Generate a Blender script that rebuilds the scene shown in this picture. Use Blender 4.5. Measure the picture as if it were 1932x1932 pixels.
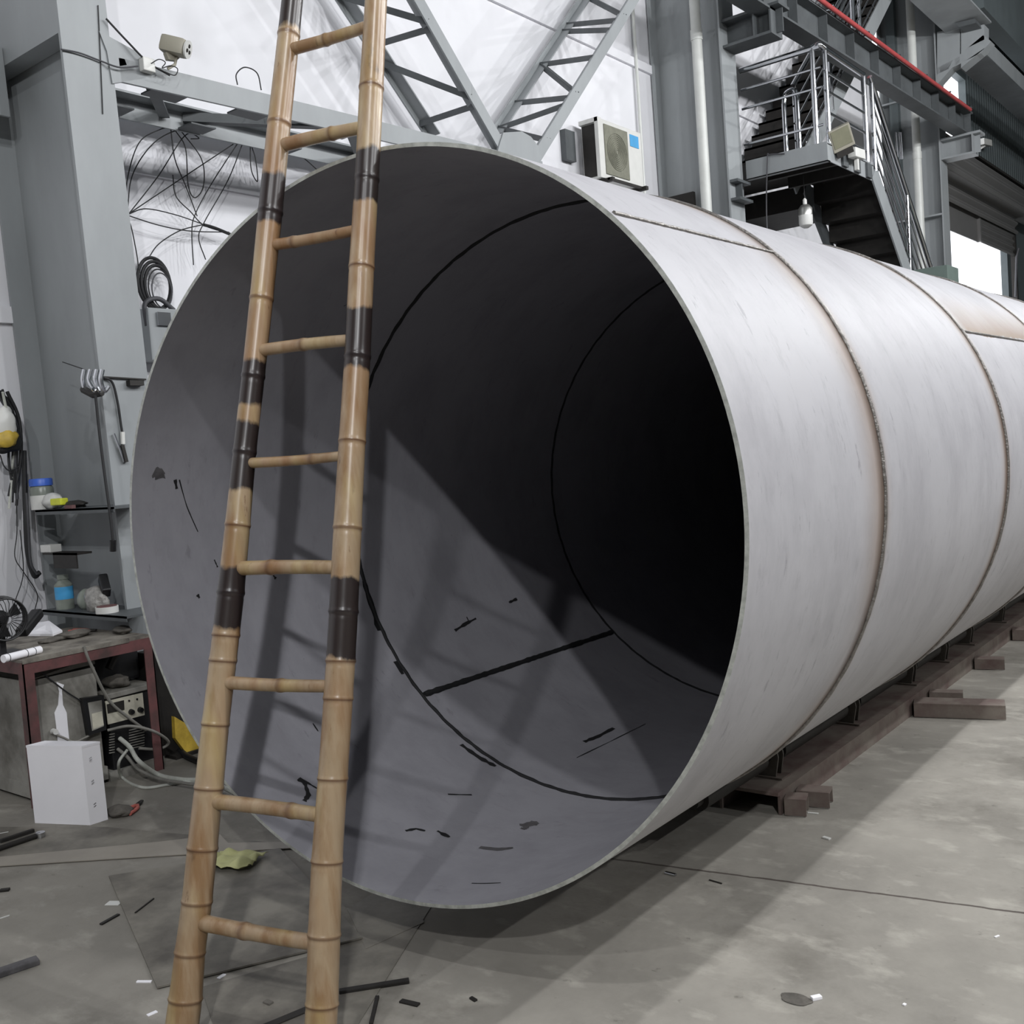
import bpy, bmesh, math, random
from mathutils import Vector, Matrix, noise
random.seed(7)
# ---------------------------------------------------------------- camera, world, lamps, exposure
for o in list(bpy.data.objects): bpy.data.objects.remove(o)
SC = bpy.context.scene
COL = SC.collection
RT = Vector((0.78076545, 0.62071757, -0.0715193))     # camera right in the world
DN = Vector((-0.01941745, -0.09030368, -0.99572497))  # camera down
FW = Vector((-0.62452244, 0.77881637, -0.05845324))   # camera forward
CW = Vector((2.34802056, -2.22995645, 1.61154555))
FP = 1950.0
cd = bpy.data.cameras.new('camera'); cam = bpy.data.objects.new('camera', cd); COL.objects.link(cam)
cd.sensor_width = 36; cd.lens = FP / 1932 * 36; cd.clip_start = 0.05; cd.clip_end = 300
m = Matrix.Identity(4)
for i in range(3):
    m[i][0] = RT[i]; m[i][1] = -DN[i]; m[i][2] = -FW[i]; m[i][3] = CW[i]
cam.matrix_world = m
SC.camera = cam
w = bpy.data.worlds.new('World'); SC.world = w; w.use_nodes = True
bg = w.node_tree.nodes['Background']; bg.inputs[0].default_value = (0.93, 0.95, 1.0, 1); bg.inputs[1].default_value = 2.5
SC.cycles.caustics_reflective = False; SC.cycles.caustics_refractive = False
SC.view_settings.view_transform = 'Standard'; SC.view_settings.look = 'None'
SC.view_settings.exposure = 0.0; SC.view_settings.gamma = 1; SC.view_settings.use_curve_mapping = False
def lamp(loc, power, r=0.07, color=(0.975, 0.985, 1.0)):
    l = bpy.data.lights.new('high_bay_light', 'POINT'); l.energy = power; l.shadow_soft_size = r; l.color = color
    o = bpy.data.objects.new('high_bay_light', l); o.location = loc; COL.objects.link(o)
# row over the bay beside the pipe (these throw the ladder shadows into the pipe mouth)
lamp((2.62, -5.05, 6.08), 330)
lamp((3.02, -2.40, 6.64), 380)
for y, p in ((3.4, 350), (7.0, 350), (10.5, 380), (14.0, 400)): lamp((3.2, y, 6.7), p)
# middle row and far row of the hall
for y, p in ((1.5, 450), (6.0, 600), (11.0, 600)): lamp((6.0, y, 7.35), p)
for y, p in ((2.5, 750), (8.0, 750)): lamp((11.0, y, 8.0), p)
lamp((6.0, -5.5, 6.0), 1000)

# ---------------------------------------------------------------- helpers
def ray(x, y): return RT * ((x - 966) / FP) + DN * ((y - 966) / FP) + FW
def at(x, y, ax, v):
    r = ray(x, y); t = (v - CW[ax]) / r[ax]; return CW + r * t
def atd(x, y, d): return CW + ray(x, y) * d
def tag(o, label=None, cat=None, group=None, kind=None):
    if label: o['label'] = label
    if cat: o['category'] = cat
    if group: o['group'] = group
    if kind: o['kind'] = kind
    return o
def thing(name, label, cat, loc=(0, 0, 0), group=None):
    o = bpy.data.objects.new(name, None); COL.objects.link(o); o.location = loc; o.empty_display_size = 0.1
    return tag(o, label, cat, group)
def finish(name, bm, mat, parent=None, smooth=False, autosmooth=None):
    me = bpy.data.meshes.new(name)
    bmesh.ops.recalc_face_normals(bm, faces=bm.faces)
    bm.to_mesh(me); bm.free()
    if smooth:
        for p in me.polygons: p.use_smooth = True
        if autosmooth:
            me.set_sharp_from_angle(angle=math.radians(autosmooth))
    for mt in (mat if isinstance(mat, (list, tuple)) else [mat]): me.materials.append(mt)
    o = bpy.data.objects.new(name, me); COL.objects.link(o)
    if parent is not None:
        o.parent = parent
        base = parent.matrix_basis.copy()
        p = parent
        while p.parent is not None:
            p = p.parent; base = p.matrix_basis @ base
        # keep world coordinates of the mesh: move vertices into the parent's frame
        me.transform(base.inverted())
    return o
class MB:
    def __init__(s): s.bm = bmesh.new()
    def box(s, lo, hi, M=None, bev=0):
        x0, y0, z0 = lo; x1, y1, z1 = hi
        vs = [s.bm.verts.new(p) for p in ((x0,y0,z0),(x1,y0,z0),(x1,y1,z0),(x0,y1,z0),(x0,y0,z1),(x1,y0,z1),(x1,y1,z1),(x0,y1,z1))]
        fs = [s.bm.faces.new([vs[i] for i in q]) for q in ((0,3,2,1),(4,5,6,7),(0,1,5,4),(1,2,6,5),(2,3,7,6),(3,0,4,7))]
        if bev:
            es = list({e for f in fs for e in f.edges})
            r = bmesh.ops.bevel(s.bm, geom=es, offset=bev, segments=2, affect='EDGES', profile=0.6)
            vs = list({v for f in r['faces'] for v in f.verts} | {v for v in vs if v.is_valid})
        if M is not None: bmesh.ops.transform(s.bm, matrix=M, verts=[v for v in vs if v.is_valid])
        return s
    def bar(s, a, b, w, h, up=(0, 0, 1), bev=0):
        a = Vector(a); b = Vector(b); d = b - a; L = d.length; d.normalize()
        u = Vector(up); u = u - d * u.dot(d)
        if u.length < 1e-4: u = Vector((1, 0, 0)) - d * d.x
        u.normalize(); sd = d.cross(u)
        M = Matrix(((d.x, sd.x, u.x, a.x), (d.y, sd.y, u.y, a.y), (d.z, sd.z, u.z, a.z), (0, 0, 0, 1)))
        return s.box((0, -w/2, -h/2), (L, w/2, h/2), M, bev)
    def loft(s, rings, cap=True, close=True):
        R = [[s.bm.verts.new(p) for p in r] for r in rings]; n = len(R[0])
        for a, b in zip(R[:-1], R[1:]):
            for i in range(n if close else n - 1):
                s.bm.faces.new((a[i], a[(i+1) % n], b[(i+1) % n], b[i]))
        if cap and close:
            s.bm.faces.new(R[0][::-1]); s.bm.faces.new(R[-1])
        return s
    def tube(s, pts, r, n=10, rs=None, closed=False, squash=1.0):
        pts = [Vector(p) for p in pts]; rings = []; u = None
        N = len(pts)
        for i, p in enumerate(pts):
            if closed: d = pts[(i+1) % N] - pts[i-1]
            else: d = pts[min(i+1, N-1)] - pts[max(i-1, 0)]
            d.normalize()
            if u is None:
                u = Vector((0, 0, 1)) if abs(d.z) < 0.9 else Vector((1, 0, 0))
            u = (u - d * u.dot(d)).normalized(); v = d.cross(u)
            rr = rs[i] if rs else r
            rings.append([p + (u * math.cos(2*math.pi*k/n) + v * math.sin(2*math.pi*k/n) * squash) * rr for k in range(n)])
        if closed: rings.append(rings[0]); return s.loft(rings, cap=False)
        return s.loft(rings)
    def lathe(s, c, prof, n=20, axis=(0, 0, 1)):
        c = Vector(c); a = Vector(axis).normalized()
        u = Vector((1, 0, 0)) if abs(a.x) < 0.9 else Vector((0, 1, 0)); u = (u - a * u.dot(a)).normalized(); v = a.cross(u)
        return s.loft([[c + a * h + (u * math.cos(2*math.pi*k/n) + v * math.sin(2*math.pi*k/n)) * max(r, 1e-4) for k in range(n)] for r, h in prof])
    def prism(s, pts, off):
        off = Vector(off); A = [Vector(p) for p in pts]
        return s.loft([A, [p + off for p in A]])
    def face(s, pts):
        s.bm.faces.new([s.bm.verts.new(p) for p in pts]); return s
    def out(s, name, mat, parent=None, smooth=False, autosmooth=40): return finish(name, s.bm, mat, parent, smooth, autosmooth)
def spline(pts, n=8):
    P = [Vector(p) for p in pts]; P = [P[0]*2 - P[1]] + P + [P[-1]*2 - P[-2]]; out = []
    for i in range(1, len(P)-2):
        a, b, c, d = P[i-1:i+3]
        for k in range(n):
            t = k / n
            out.append(0.5 * ((2*b) + (c-a)*t + (2*a-5*b+4*c-d)*t*t + (3*b-a-3*c+d)*t**3))
    out.append(P[-2]); return out
# ---------------------------------------------------------------- materials
def srgb(r, g=None, b=None):
    if g is None: g = b = r
    f = lambda c: (c/12.92 if c <= 0.04045 else ((c+0.055)/1.055)**2.4)
    return (f(r/255), f(g/255), f(b/255), 1)
def material(name, col, rough=0.6, metal=0.0, var=0.12, scale=6.0, col2=None, bump=0.0, bscale=60, spec=0.5, stretch=None, detail=6):
    m = bpy.data.materials.new(name); m.use_nodes = True; nt = m.node_tree; N = nt.nodes; L = nt.links
    b = N['Principled BSDF']; b.inputs['Roughness'].default_value = rough; b.inputs['Metallic'].default_value = metal
    b.inputs['Specular IOR Level'].default_value = spec
    tc = N.new('ShaderNodeTexCoord'); mp = N.new('ShaderNodeMapping'); L.new(tc.outputs['Object'], mp.inputs['Vector'])
    if stretch: mp.inputs['Scale'].default_value = stretch
    nz = N.new('ShaderNodeTexNoise'); nz.inputs['Scale'].default_value = scale; nz.inputs['Detail'].default_value = detail; nz.inputs['Roughness'].default_value = 0.62
    L.new(mp.outputs[0], nz.inputs['Vector'])
    rp = N.new('ShaderNodeValToRGB'); L.new(nz.outputs['Fac'], rp.inputs['Fac'])
    c2 = col2 if col2 else tuple(c * (1 - var) for c in col[:3]) + (1,)
    c1 = tuple(min(1, c * (1 + var * 0.6)) for c in col[:3]) + (1,)
    rp.color_ramp.elements[0].position = 0.35; rp.color_ramp.elements[0].color = c2
    rp.color_ramp.elements[1].position = 0.62; rp.color_ramp.elements[1].color = c1
    L.new(rp.outputs[0], b.inputs['Base Color'])
    if bump:
        n2 = N.new('ShaderNodeTexNoise'); n2.inputs['Scale'].default_value = bscale; n2.inputs['Detail'].default_value = 4
        L.new(tc.outputs['Object'], n2.inputs['Vector'])
        bp = N.new('ShaderNodeBump'); bp.inputs['Strength'].default_value = bump; bp.inputs['Distance'].default_value = 0.01
        L.new(n2.outputs['Fac'], bp.inputs['Height']); L.new(bp.outputs[0], b.inputs['Normal'])
    m['ramp'] = rp.name
    return m
def mixin(m, col, facnode_out, blend='MIX'):
    """lay a colour over a material's base colour, by a factor socket"""
    nt = m.node_tree; b = nt.nodes['Principled BSDF']; src = b.inputs['Base Color'].links[0].from_socket
    mx = nt.nodes.new('ShaderNodeMix'); mx.data_type = 'RGBA'; mx.blend_type = blend
    nt.links.new(facnode_out, mx.inputs[0]); nt.links.new(src, mx.inputs[6]); mx.inputs[7].default_value = col
    nt.links.new(mx.outputs[2], b.inputs['Base Color']); return mx
def mnode(m, op, a, b=None, c=None):
    n = m.node_tree.nodes.new('ShaderNodeMath'); n.operation = op
    for i, v in enumerate((a, b, c)):
        if v is None: continue
        if isinstance(v, (int, float)): n.inputs[i].default_value = v
        else: m.node_tree.links.new(v, n.inputs[i])
    return n.outputs[0]
def xyz(m):
    N = m.node_tree.nodes; tc = N.new('ShaderNodeTexCoord'); sp = N.new('ShaderNodeSeparateXYZ'); m.node_tree.links.new(tc.outputs['Object'], sp.inputs[0]); return tc.outputs['Object'], sp.outputs
def noisenode(m, vec, scale, detail=4, stretch=None, rough=0.6):
    N = m.node_tree.nodes; L = m.node_tree.links; n = N.new('ShaderNodeTexNoise'); n.inputs['Scale'].default_value = scale; n.inputs['Detail'].default_value = detail; n.inputs['Roughness'].default_value = rough
    if stretch:
        mp = N.new('ShaderNodeMapping'); mp.inputs['Scale'].default_value = stretch; L.new(vec, mp.inputs[0]); vec = mp.outputs[0]
    L.new(vec, n.inputs['Vector']); return n.outputs['Fac']
def ramp(m, fac, p0, p1):
    n = m.node_tree.nodes.new('ShaderNodeMapRange'); n.inputs[1].default_value = p0; n.inputs[2].default_value = p1; n.clamp = True
    m.node_tree.links.new(fac, n.inputs[0]); return n.outputs[0]

M_floor = material('floor_concrete', srgb(150, 146, 138), 0.75, var=0.22, scale=1.3, bump=0.15, bscale=40, spec=0.3)
v, s_ = xyz(M_floor)
mixin(M_floor, srgb(92, 88, 80), mnode(M_floor, 'MULTIPLY', ramp(M_floor, noisenode(M_floor, v, 1.1, 7, None, 0.68), 0.50, 0.68), 0.6))
mixin(M_floor, srgb(186, 182, 172), mnode(M_floor, 'MULTIPLY', ramp(M_floor, noisenode(M_floor, v, 4.5, 8, (1, 1.6, 1)), 0.54, 0.72), 0.6))
mixin(M_floor, srgb(70, 66, 60), mnode(M_floor, 'MULTIPLY', ramp(M_floor, noisenode(M_floor, v, 17, 6), 0.66, 0.74), 0.45))
# floor colour darkens towards the bench side
mixin(M_floor, srgb(92, 88, 80), mnode(M_floor, 'MULTIPLY', ramp(M_floor, s_[0], 0.2, -1.6), 0.25))
# expansion joint
jn = noisenode(M_floor, v, 6, 6)
jy = mnode(M_floor, 'ADD', mnode(M_floor, 'MULTIPLY_ADD', s_[0], -0.19, s_[1]), mnode(M_floor, 'MULTIPLY', jn, 0.03))
jd = mnode(M_floor, 'ABSOLUTE', mnode(M_floor, 'SUBTRACT', jy, 1.025))
mixin(M_floor, srgb(62, 52, 48), mnode(M_floor, 'MULTIPLY', ramp(M_floor, jd, 0.009, 0.003), mnode(M_floor, 'MULTIPLY', ramp(M_floor, s_[0], -0.2, 0.2), 0.85)))
M_wall = material('white_wall', srgb(228, 228, 232), 0.8, var=0.05, scale=0.8)
v, s_ = xyz(M_wall); mixin(M_wall, srgb(180, 180, 182), mnode(M_wall, 'MULTIPLY', ramp(M_wall, noisenode(M_wall, v, 1.1, 3), 0.55, 0.8), 0.35))
M_paint = material('grey_steel_paint', srgb(146, 150, 152), 0.5, var=0.10, scale=2.0, stretch=(1, 1, 0.35))
v, s_ = xyz(M_paint); mixin(M_paint, srgb(60, 62, 62), mnode(M_paint, 'MULTIPLY', ramp(M_paint, noisenode(M_paint, v, 9, 6, (1, 1, 0.12)), 0.70, 0.78), 0.6))
M_paintd = material('dark_and_shaded_steel_paint', srgb(82, 86, 88), 0.55, var=0.18, scale=3)  # also serves as shaded copy of the grey paint on girder and corbel
M_clad = material('grey_cladding', srgb(92, 100, 102), 0.6, var=0.1, scale=2)
M_rust = material('primer_rail', srgb(116, 108, 100), 0.75, var=0.25, scale=5, col2=srgb(98, 80, 76))
M_bracket = material('worn_bracket_steel', srgb(88, 84, 78), 0.6, var=0.25, scale=14)
M_black = material('dark_steel', srgb(34, 31, 28), 0.65, var=0.3, scale=12)
M_blackp = material('black_plastic', srgb(24, 24, 26), 0.45, var=0.2)
M_wire = material('black_wire', srgb(28, 28, 30), 0.6)
M_wirel = material('grey_wire', srgb(70, 70, 74), 0.6)
M_hose = material('pale_hose', srgb(190, 192, 184), 0.5, var=0.2, scale=12)
M_hosed = material('dusty_grey_hose', srgb(128, 126, 120), 0.6, var=0.2, scale=12)
M_white = material('white_card', srgb(244, 243, 247), 0.75, var=0.03, scale=3)
M_whitep = material('white_plastic', srgb(214, 214, 210), 0.45, var=0.05)
M_pvc = material('white_pvc_pipe', srgb(206, 208, 204), 0.4, var=0.05)
M_beige = material('cctv_shell', srgb(158, 154, 140), 0.45, var=0.06)
M_chrome = material('stainless_rail', srgb(200, 202, 206), 0.16, metal=1.0, var=0.05)
M_red = material('red_conductor', srgb(172, 74, 74), 0.45, var=0.12)
M_maroon = material('maroon_angle_iron', srgb(104, 66, 66), 0.65, var=0.3, scale=9, col2=srgb(78, 60, 58))
M_cab = material('dusty_grey_cabinet', srgb(146, 144, 138), 0.6, var=0.22, scale=3, col2=srgb(98, 95, 88))
M_door = material('grey_roller_slat', srgb(104, 103, 102), 0.5, var=0.05, scale=2)
M_bench = material('worn_bench_top', srgb(138, 133, 124), 0.7, var=0.3, scale=7, col2=srgb(84, 79, 73))
M_dust = material('grimy_rag', srgb(96, 92, 86), 0.9, var=0.3, scale=14, bump=0.6, bscale=30)
M_yellow = material('yellow_paint', srgb(196, 166, 66), 0.5, var=0.25, scale=12)
M_lime = material('lime_plastic', srgb(214, 220, 60), 0.5, var=0.15)
M_paper = material('crumpled_yellow_paper', srgb(200, 200, 146), 0.8, var=0.12, scale=9)
M_pink = material('dull_red_grip', srgb(176, 96, 86), 0.6, var=0.25, scale=12)
M_blue = material('blue_plastic', srgb(70, 110, 210), 0.4, var=0.08)
M_label = material('blue_label', srgb(70, 160, 215), 0.5, var=0.1)
M_clear = material('cloudy_plastic', srgb(132, 138, 130), 0.3, var=0.15, scale=14)
M_bag = material('cloudy_plastic_bag', srgb(150, 148, 144), 0.35, var=0.3, scale=26, bump=0.8, bscale=40)
M_plate = material('floor_steel_plate', srgb(128, 124, 115), 0.6, metal=0.1, var=0.28, scale=3.2, col2=srgb(92, 88, 82), spec=0.4)
M_strip = material('lit_edge_strip', srgb(152, 146, 136), 0.6, var=0.1, scale=4)  # pale tone stands for light on the sheet's front edge
M_green = material('green_grey_cabinet', srgb(100, 114, 108), 0.6, var=0.08)
M_grille = material('dusty_fan_grille', srgb(126, 126, 112), 0.7, var=0.12, scale=20)
M_panel = material('ivory_panel', srgb(196, 192, 176), 0.55, var=0.15, scale=16)
M_lampw = material('frosted_lamp_glass', srgb(215, 215, 212), 0.4, var=0.04)
M_lampm = material('aluminium_lamp_collar', srgb(190, 190, 186), 0.3, metal=0.8, var=0.1)
M_mark = material('black_marker', srgb(20, 20, 22), 0.8)
M_scuff = material('dull_grey_scuff', srgb(84, 82, 84), 0.8, var=0.3, scale=20)

# pickled stainless shell: pale grey, mottled; brown heat tint beside the seams
SEAMS = [1.045, 2.616, 4.19, 5.76, 7.33, 8.9, 10.47]
LEN = 12.0
ZC = 1.38; R0 = 1.2
def shell_mat(name, base, dark, inner):
    m = material(name, base, 0.55, metal=0.0, var=0.05, scale=2.2, stretch=(1, 0.5, 1), spec=0.4)
    v, s = xyz(m)
    mixin(m, dark, mnode(m, 'MULTIPLY', ramp(m, noisenode(m, v, 2.6, 9, (1, 1.3, 0.7), 0.7), 0.45, 0.64), 0.42))
    mixin(m, srgb(120, 118, 124), mnode(m, 'MULTIPLY', ramp(m, noisenode(m, v, 7.5, 8, (1, 2.6, 0.8), 0.7), 0.63, 0.68), 0.5))
    mixin(m, srgb(128, 125, 130), mnode(m, 'MULTIPLY', ramp(m, noisenode(m, v, 13, 9, (0.5, 1.5, 0.5), 0.75), 0.55, 0.67), 0.30))
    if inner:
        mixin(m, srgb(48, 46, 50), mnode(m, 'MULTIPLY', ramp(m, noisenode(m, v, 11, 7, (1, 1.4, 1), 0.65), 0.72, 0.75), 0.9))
    else:
        # heat tint: strips beside each girth seam
        amp = mnode(m, 'ADD', mnode(m, 'MULTIPLY', ramp(m, noisenode(m, v, 0.9, 3), 0.34, 0.60), 0.75), 0.25)
        tint = None
        for i, sy in enumerate(SEAMS[:4]):
            d = mnode(m, 'SUBTRACT', s[1], sy)
            a = mnode(m, 'MULTIPLY', ramp(m, d, -0.24 if i == 0 else -0.14, -0.01), mnode(m, 'LESS_THAN', d, 0.0))
            b = mnode(m, 'MULTIPLY', ramp(m, d, 0.10, 0.01), mnode(m, 'GREATER_THAN', d, 0.0))
            t = mnode(m, 'ADD', mnode(m, 'POWER', a, 2.0), mnode(m, 'MULTIPLY', mnode(m, 'POWER', b, 2.0), 0.6))
            tint = t if tint is None else mnode(m, 'MAXIMUM', tint, t)
        tf = mnode(m, 'MULTIPLY', tint, amp)
        mixin(m, srgb(140, 116, 94), mnode(m, 'MULTIPLY', tf, 0.97))
        core = None
        for i, sy in enumerate(SEAMS[:4]):
            d = mnode(m, 'ABSOLUTE', mnode(m, 'SUBTRACT', s[1], sy - 0.012))
            t = ramp(m, d, 0.055, 0.008); core = t if core is None else mnode(m, 'MAXIMUM', core, t)
        mixin(m, srgb(84, 70, 62), mnode(m, 'MULTIPLY', core, 0.8))
        # longitudinal seam tint on the third course
        ang = mnode(m, 'ARCTAN2', mnode(m, 'SUBTRACT', s[2], 0.0), s[0])
        nd = noisenode(m, v, 3.5, 4)
        g = mnode(m, 'SUBTRACT', mnode(m, 'ADD', ang, mnode(m, 'MULTIPLY', nd, 0.10)), 0.575)
        up = mnode(m, 'MULTIPLY', ramp(m, g, 0.26, 0.02), mnode(m, 'GREATER_THAN', g, 0.0))
        ys = mnode(m, 'MULTIPLY', ramp(m, s[1], 2.60, 2.75), ramp(m, s[1], 4.25, 4.15))
        mixin(m, srgb(128, 106, 84), mnode(m, 'MULTIPLY', mnode(m, 'MULTIPLY', mnode(m, 'POWER', up, 1.6), ys), 0.85))
    return m
M_out = shell_mat('pickled_stainless_outside', srgb(177, 176, 180), srgb(147, 145, 150), False)
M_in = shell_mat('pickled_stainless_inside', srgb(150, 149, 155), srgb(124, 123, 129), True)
M_rim = material('cut_plate_edge', srgb(176, 178, 172), 0.45, metal=0.3, var=0.25, scale=40)
M_weld = material('weld_bead', srgb(128, 124, 120), 0.4, metal=0.5, var=0.3, scale=50, bump=0.5, bscale=90)
M_seal = material('black_root_gap', srgb(22, 22, 24), 0.8)

# ---------------------------------------------------------------- building shell
WX = -4.05
def struct(name, mb, mat, **k):
    o = mb.out(name, mat, **k); o['kind'] = 'structure'; return o
struct('floor', MB().box((-4.4, -14, -0.2), (18, 30, 0)), M_floor)
struct('wall_left', MB().box((WX - 0.2, -14, 0), (WX, 17.05, 12.0)), M_wall)
# grey corrugated far part with an opening for the roller door and a small window
def wall_cells(mb, ys, zs, solid, x, th, depth=0.035, pitch=0.2):
    for i in range(len(ys)-1):
        for j in range(len(zs)-1):
            if (i, j) in solid: mb.box((x - th, ys[i], zs[j]), (x, ys[i+1], zs[j+1]))
FX = -3.65
ys = [17.05, 17.45, 19.9, 21.6, 24.6, 28]; zs = [0, 5.6, 6.9, 8.75, 12]
door = {(1, 0), (2, 0), (3, 0)}
win = {(2, 2)}
mb = MB(); wall_cells(mb, ys, zs, {(i, j) for i in range(5) for j in range(4)} - door - win, FX, 0.15)
y = 17.5
while y < 28:
    for z0, z1 in ((7.2, 12.0),):
        if not (19.7 < y < 21.6): mb.box((FX - 0.01, y, z0), (FX + 0.03, y + 0.10, z1))
    y += 0.2
struct('wall_left_far', mb, M_clad)
mb = MB().box((-4.4, 28, 0), (18, 28.2, 12))
for z in (2.2, 4.0, 5.8, 7.6, 9.4): mb.box((-3.5, 27.86, z), (18, 28, z + 0.16))
for k in range(60): mb.box((-3.5 + k*0.36, 27.96, 0), (-3.32 + k*0.36, 28.0, 12))
M_dim = material('dim_cladding', srgb(58, 62, 64), 0.7, var=0.1)
struct('wall_end', mb, M_clad)
struct('wall_right', MB().box((18, -14, 0), (18.2, 28.2, 12)), M_dim)
struct('wall_back', MB().box((-4.4, -14.2, 0), (18.2, -14, 12)), M_dim)
struct('ceiling', MB().box((-4.4, -14.2, 12), (18.2, 28.2, 12.2)), M_dim)
# horizontal sill bands standing proud of the white wall
for i, (z, h) in enumerate(((3.69, 0.12), (2.62, 0.10), (6.02, 0.10))):
    struct('trim_%d' % (i+1), MB().box((WX, -14, z), (WX + 0.035, 17.0, z + h)), M_wall)

# ---------------------------------------------------------------- columns
def hcol(name, label, y0, y1, lean, ztop=11.9, x0=-4.03, x1=-3.10, mat=M_paint):
    root = thing(name, label, 'column', (x1, y0, 0))
    yc = (y0 + y1) / 2
    def P(mb, part, mt=mat):
        for v in mb.bm.verts: v.co.y -= lean * (v.co.z - 2.5)
        return mb.out(part, mt, root)
    P(MB().box((x1 - 0.022, y0, 0), (x1, y1, ztop)), 'hall_flange')
    P(MB().box((x0, y0, 0), (x0 + 0.022, y1, ztop)), 'wall_flange')
    P(MB().box((x0 + 0.022, yc - 0.008, 0), (x1 - 0.022, yc + 0.008, ztop)), 'web')
    P(MB().box((x0, y0 - 0.08, 0), (x1 + 0.12, y1 + 0.08, 0.03)), 'base_plate')
    return root, P, yc
c1, P1, yc1 = hcol('steel_column', 'grey steel H-column with shelves in its recess, left of the pipe mouth', 0.935, 1.235, 0.023)
# boxed-in upper recess with a channel stub, left of the flange
P1(MB().box((-4.0, 0.945, 4.12), (-3.125, 0.965, 8.5)).box((-4.0, 0.945, 4.10), (-3.125, 1.07, 4.12)), 'recess_cover_plate')
pb = at(20, 92, 1, 0.7)
P1(MB().box((-3.99, 0.25, pb.z - 0.16), (-3.78, 0.94, pb.z + 0.16)).box((-3.78, 0.25, pb.z - 0.2), (-3.76, 0.94, pb.z + 0.2)), 'channel_stub')
# gusset where the tie beam meets the hall flange
g = [at(x, y, 0, -3.09) for x, y in ((199, 62), (268, 100), (288, 118), (285, 150), (222, 160), (213, 100))]
P1(MB().prism([p + Vector((0, 0, 0)) for p in g], (-0.02, 0, 0)), 'gusset_plate')
c2, P2, yc2 = hcol('steel_column', 'tall grey steel H-column with a white drainpipe in its recess, behind the pipe', 9.05, 9.42, 0.012)
# crane corbel on column 2
cb = MB()
cb.box((-3.1, 9.1, 6.36), (-2.40, 9.4, 6.39)).box((-3.1, 9.1, 6.07), (-2.50, 9.4, 6.10)).box((-3.1, 9.24, 6.10), (-2.42, 9.26, 6.36)).box((-2.72, 9.1, 6.10), (-2.70, 9.4, 6.36)).box((-2.52, 9.1, 6.10), (-2.5, 9.4, 6.36))
P2(cb, 'crane_corbel', M_paintd)  # corbel in the darker paint, its shade put into the colour
P2(MB().box((-4.0, 9.1, 4.25), (-3.6, 9.15, 4.55)).box((-3.98, 9.02, 4.25), (-3.7, 9.1, 4.28)), 'cleat', M_black)
cc = MB(); a = at(1385, 340, 1, 9.3); cc.box((-3.1, 9.06, 4.33), (-2.98, 9.4, 4.36)).box((-3.1, 9.06, 4.54), (-3.0, 9.4, 4.57)).box((-3.1, 9.2, 4.36), (-3.02, 9.22, 4.54))
P2(cc, 'bracket', M_paintd)
c3, P3, yc3 = hcol('steel_column', 'far dark grey steel H-column beside the roller door', 17.0, 17.38, 0.0, x1=-2.95, x0=-3.95)
cb = MB()
cb.box((-2.95, 17.02, 6.46), (-2.30, 17.36, 6.50)).box((-2.95, 17.02, 6.14), (-2.42, 17.36, 6.17)).box((-2.95, 17.18, 6.17), (-2.34, 17.20, 6.46)).box((-2.44, 17.02, 6.17), (-2.42, 17.36, 6.46))
P3(cb, 'crane_corbel')
for z in (5.2, 7.3, 9.6): P3(MB().box((-3.93, 17.0, z), (-2.97, 17.19, z + 0.03)), 'stiffener')
# knee brace and stub carrying the upper girder
bx = lambda x, y: at(x, y, 1, 17.0)
P3(MB().prism([bx(x, y) for x, y in ((1768, 160), (1796, 128), (1850, 100), (1870, 78), (1855, 66), (1800, 112), (1768, 128))], (0, 0.25, 0)), 'knee_brace')
P3(MB().prism([bx(x, y) for x, y in ((1813, 128), (1813, 56), (1857, 46), (1857, 92))], (0, 0.3, 0)), 'girder_stub')
P3(MB().prism([bx(x, y) for x, y in ((1768, 60), (1811, 52), (1811, 120), (1768, 140))], (0, 0.02, 0)), 'stub_web')
P3(MB().prism([bx(x, y) for x, y in ((1812, 54), (1850, 46), (1852, 54), (1820, 62))], (0, -0.35, 0)), 'bearing_plate', M_paintd)

def pipe_v(name, label, x, y, z0, z1, r):
    root = thing(name, label, 'drainpipe', (x, y, 0))
    pp = MB().tube([(x, y, z0), (x, y, z1)], r, 20).out('pipe', M_pvc, root, True)
    for z in (z0 + 3.1, z0 + 6.2):
        MB().tube([(x, y, z), (x, y, z + 0.12)], r + 0.008, 20).out('coupling', M_pvc, pp, True)
pipe_v('drainpipe', 'white plastic drainpipe standing in the recess of the column behind the pipe', -3.36, 8.93, 0.0, 11.9, 0.062)
pipe_v('drainpipe', 'white plastic drainpipe beside the far column, right of the stairs', -3.30, 16.85, 0.0, 11.9, 0.07)

# ---------------------------------------------------------------- flat tie truss and V bracing
root = thing('tie_truss', 'flat grey tie truss running from the left column behind the pipe', 'beam', (-3.1, 1.25, 3.97))
def zf(y): return 3.965 + 0.0275 * (y - 1.23)
MB().bar((-3.1, 1.24, zf(1.24)), (-3.1, 5.3, zf(5.3)), 0.02, 0.135).bar((-3.16, 1.24, zf(1.24) + 0.06), (-3.16, 5.3, zf(5.3) + 0.06), 0.12, 0.012).out('front_chord', M_paint, root)
MB().bar((-3.9, 1.24, 4.055), (-3.9, 5.3, 4.08), 0.016, 0.13).bar((-3.84, 1.24, 4.125), (-3.84, 5.3, 4.15), 0.14, 0.014).out('rear_chord', M_paint, root)
for (ya, yb) in ((1.45, 2.05), (3.0, 2.2), (3.05, 3.9), (4.8, 4.0)):
    MB().bar((-3.12, ya, zf(ya) - 0.03), (-3.88, yb, 4.06), 0.07, 0.012, bev=0).bar((-3.12, ya, zf(ya)), (-3.88, yb, 4.09), 0.012, 0.07).out('diagonal_angle', M_paintd, root)
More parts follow.
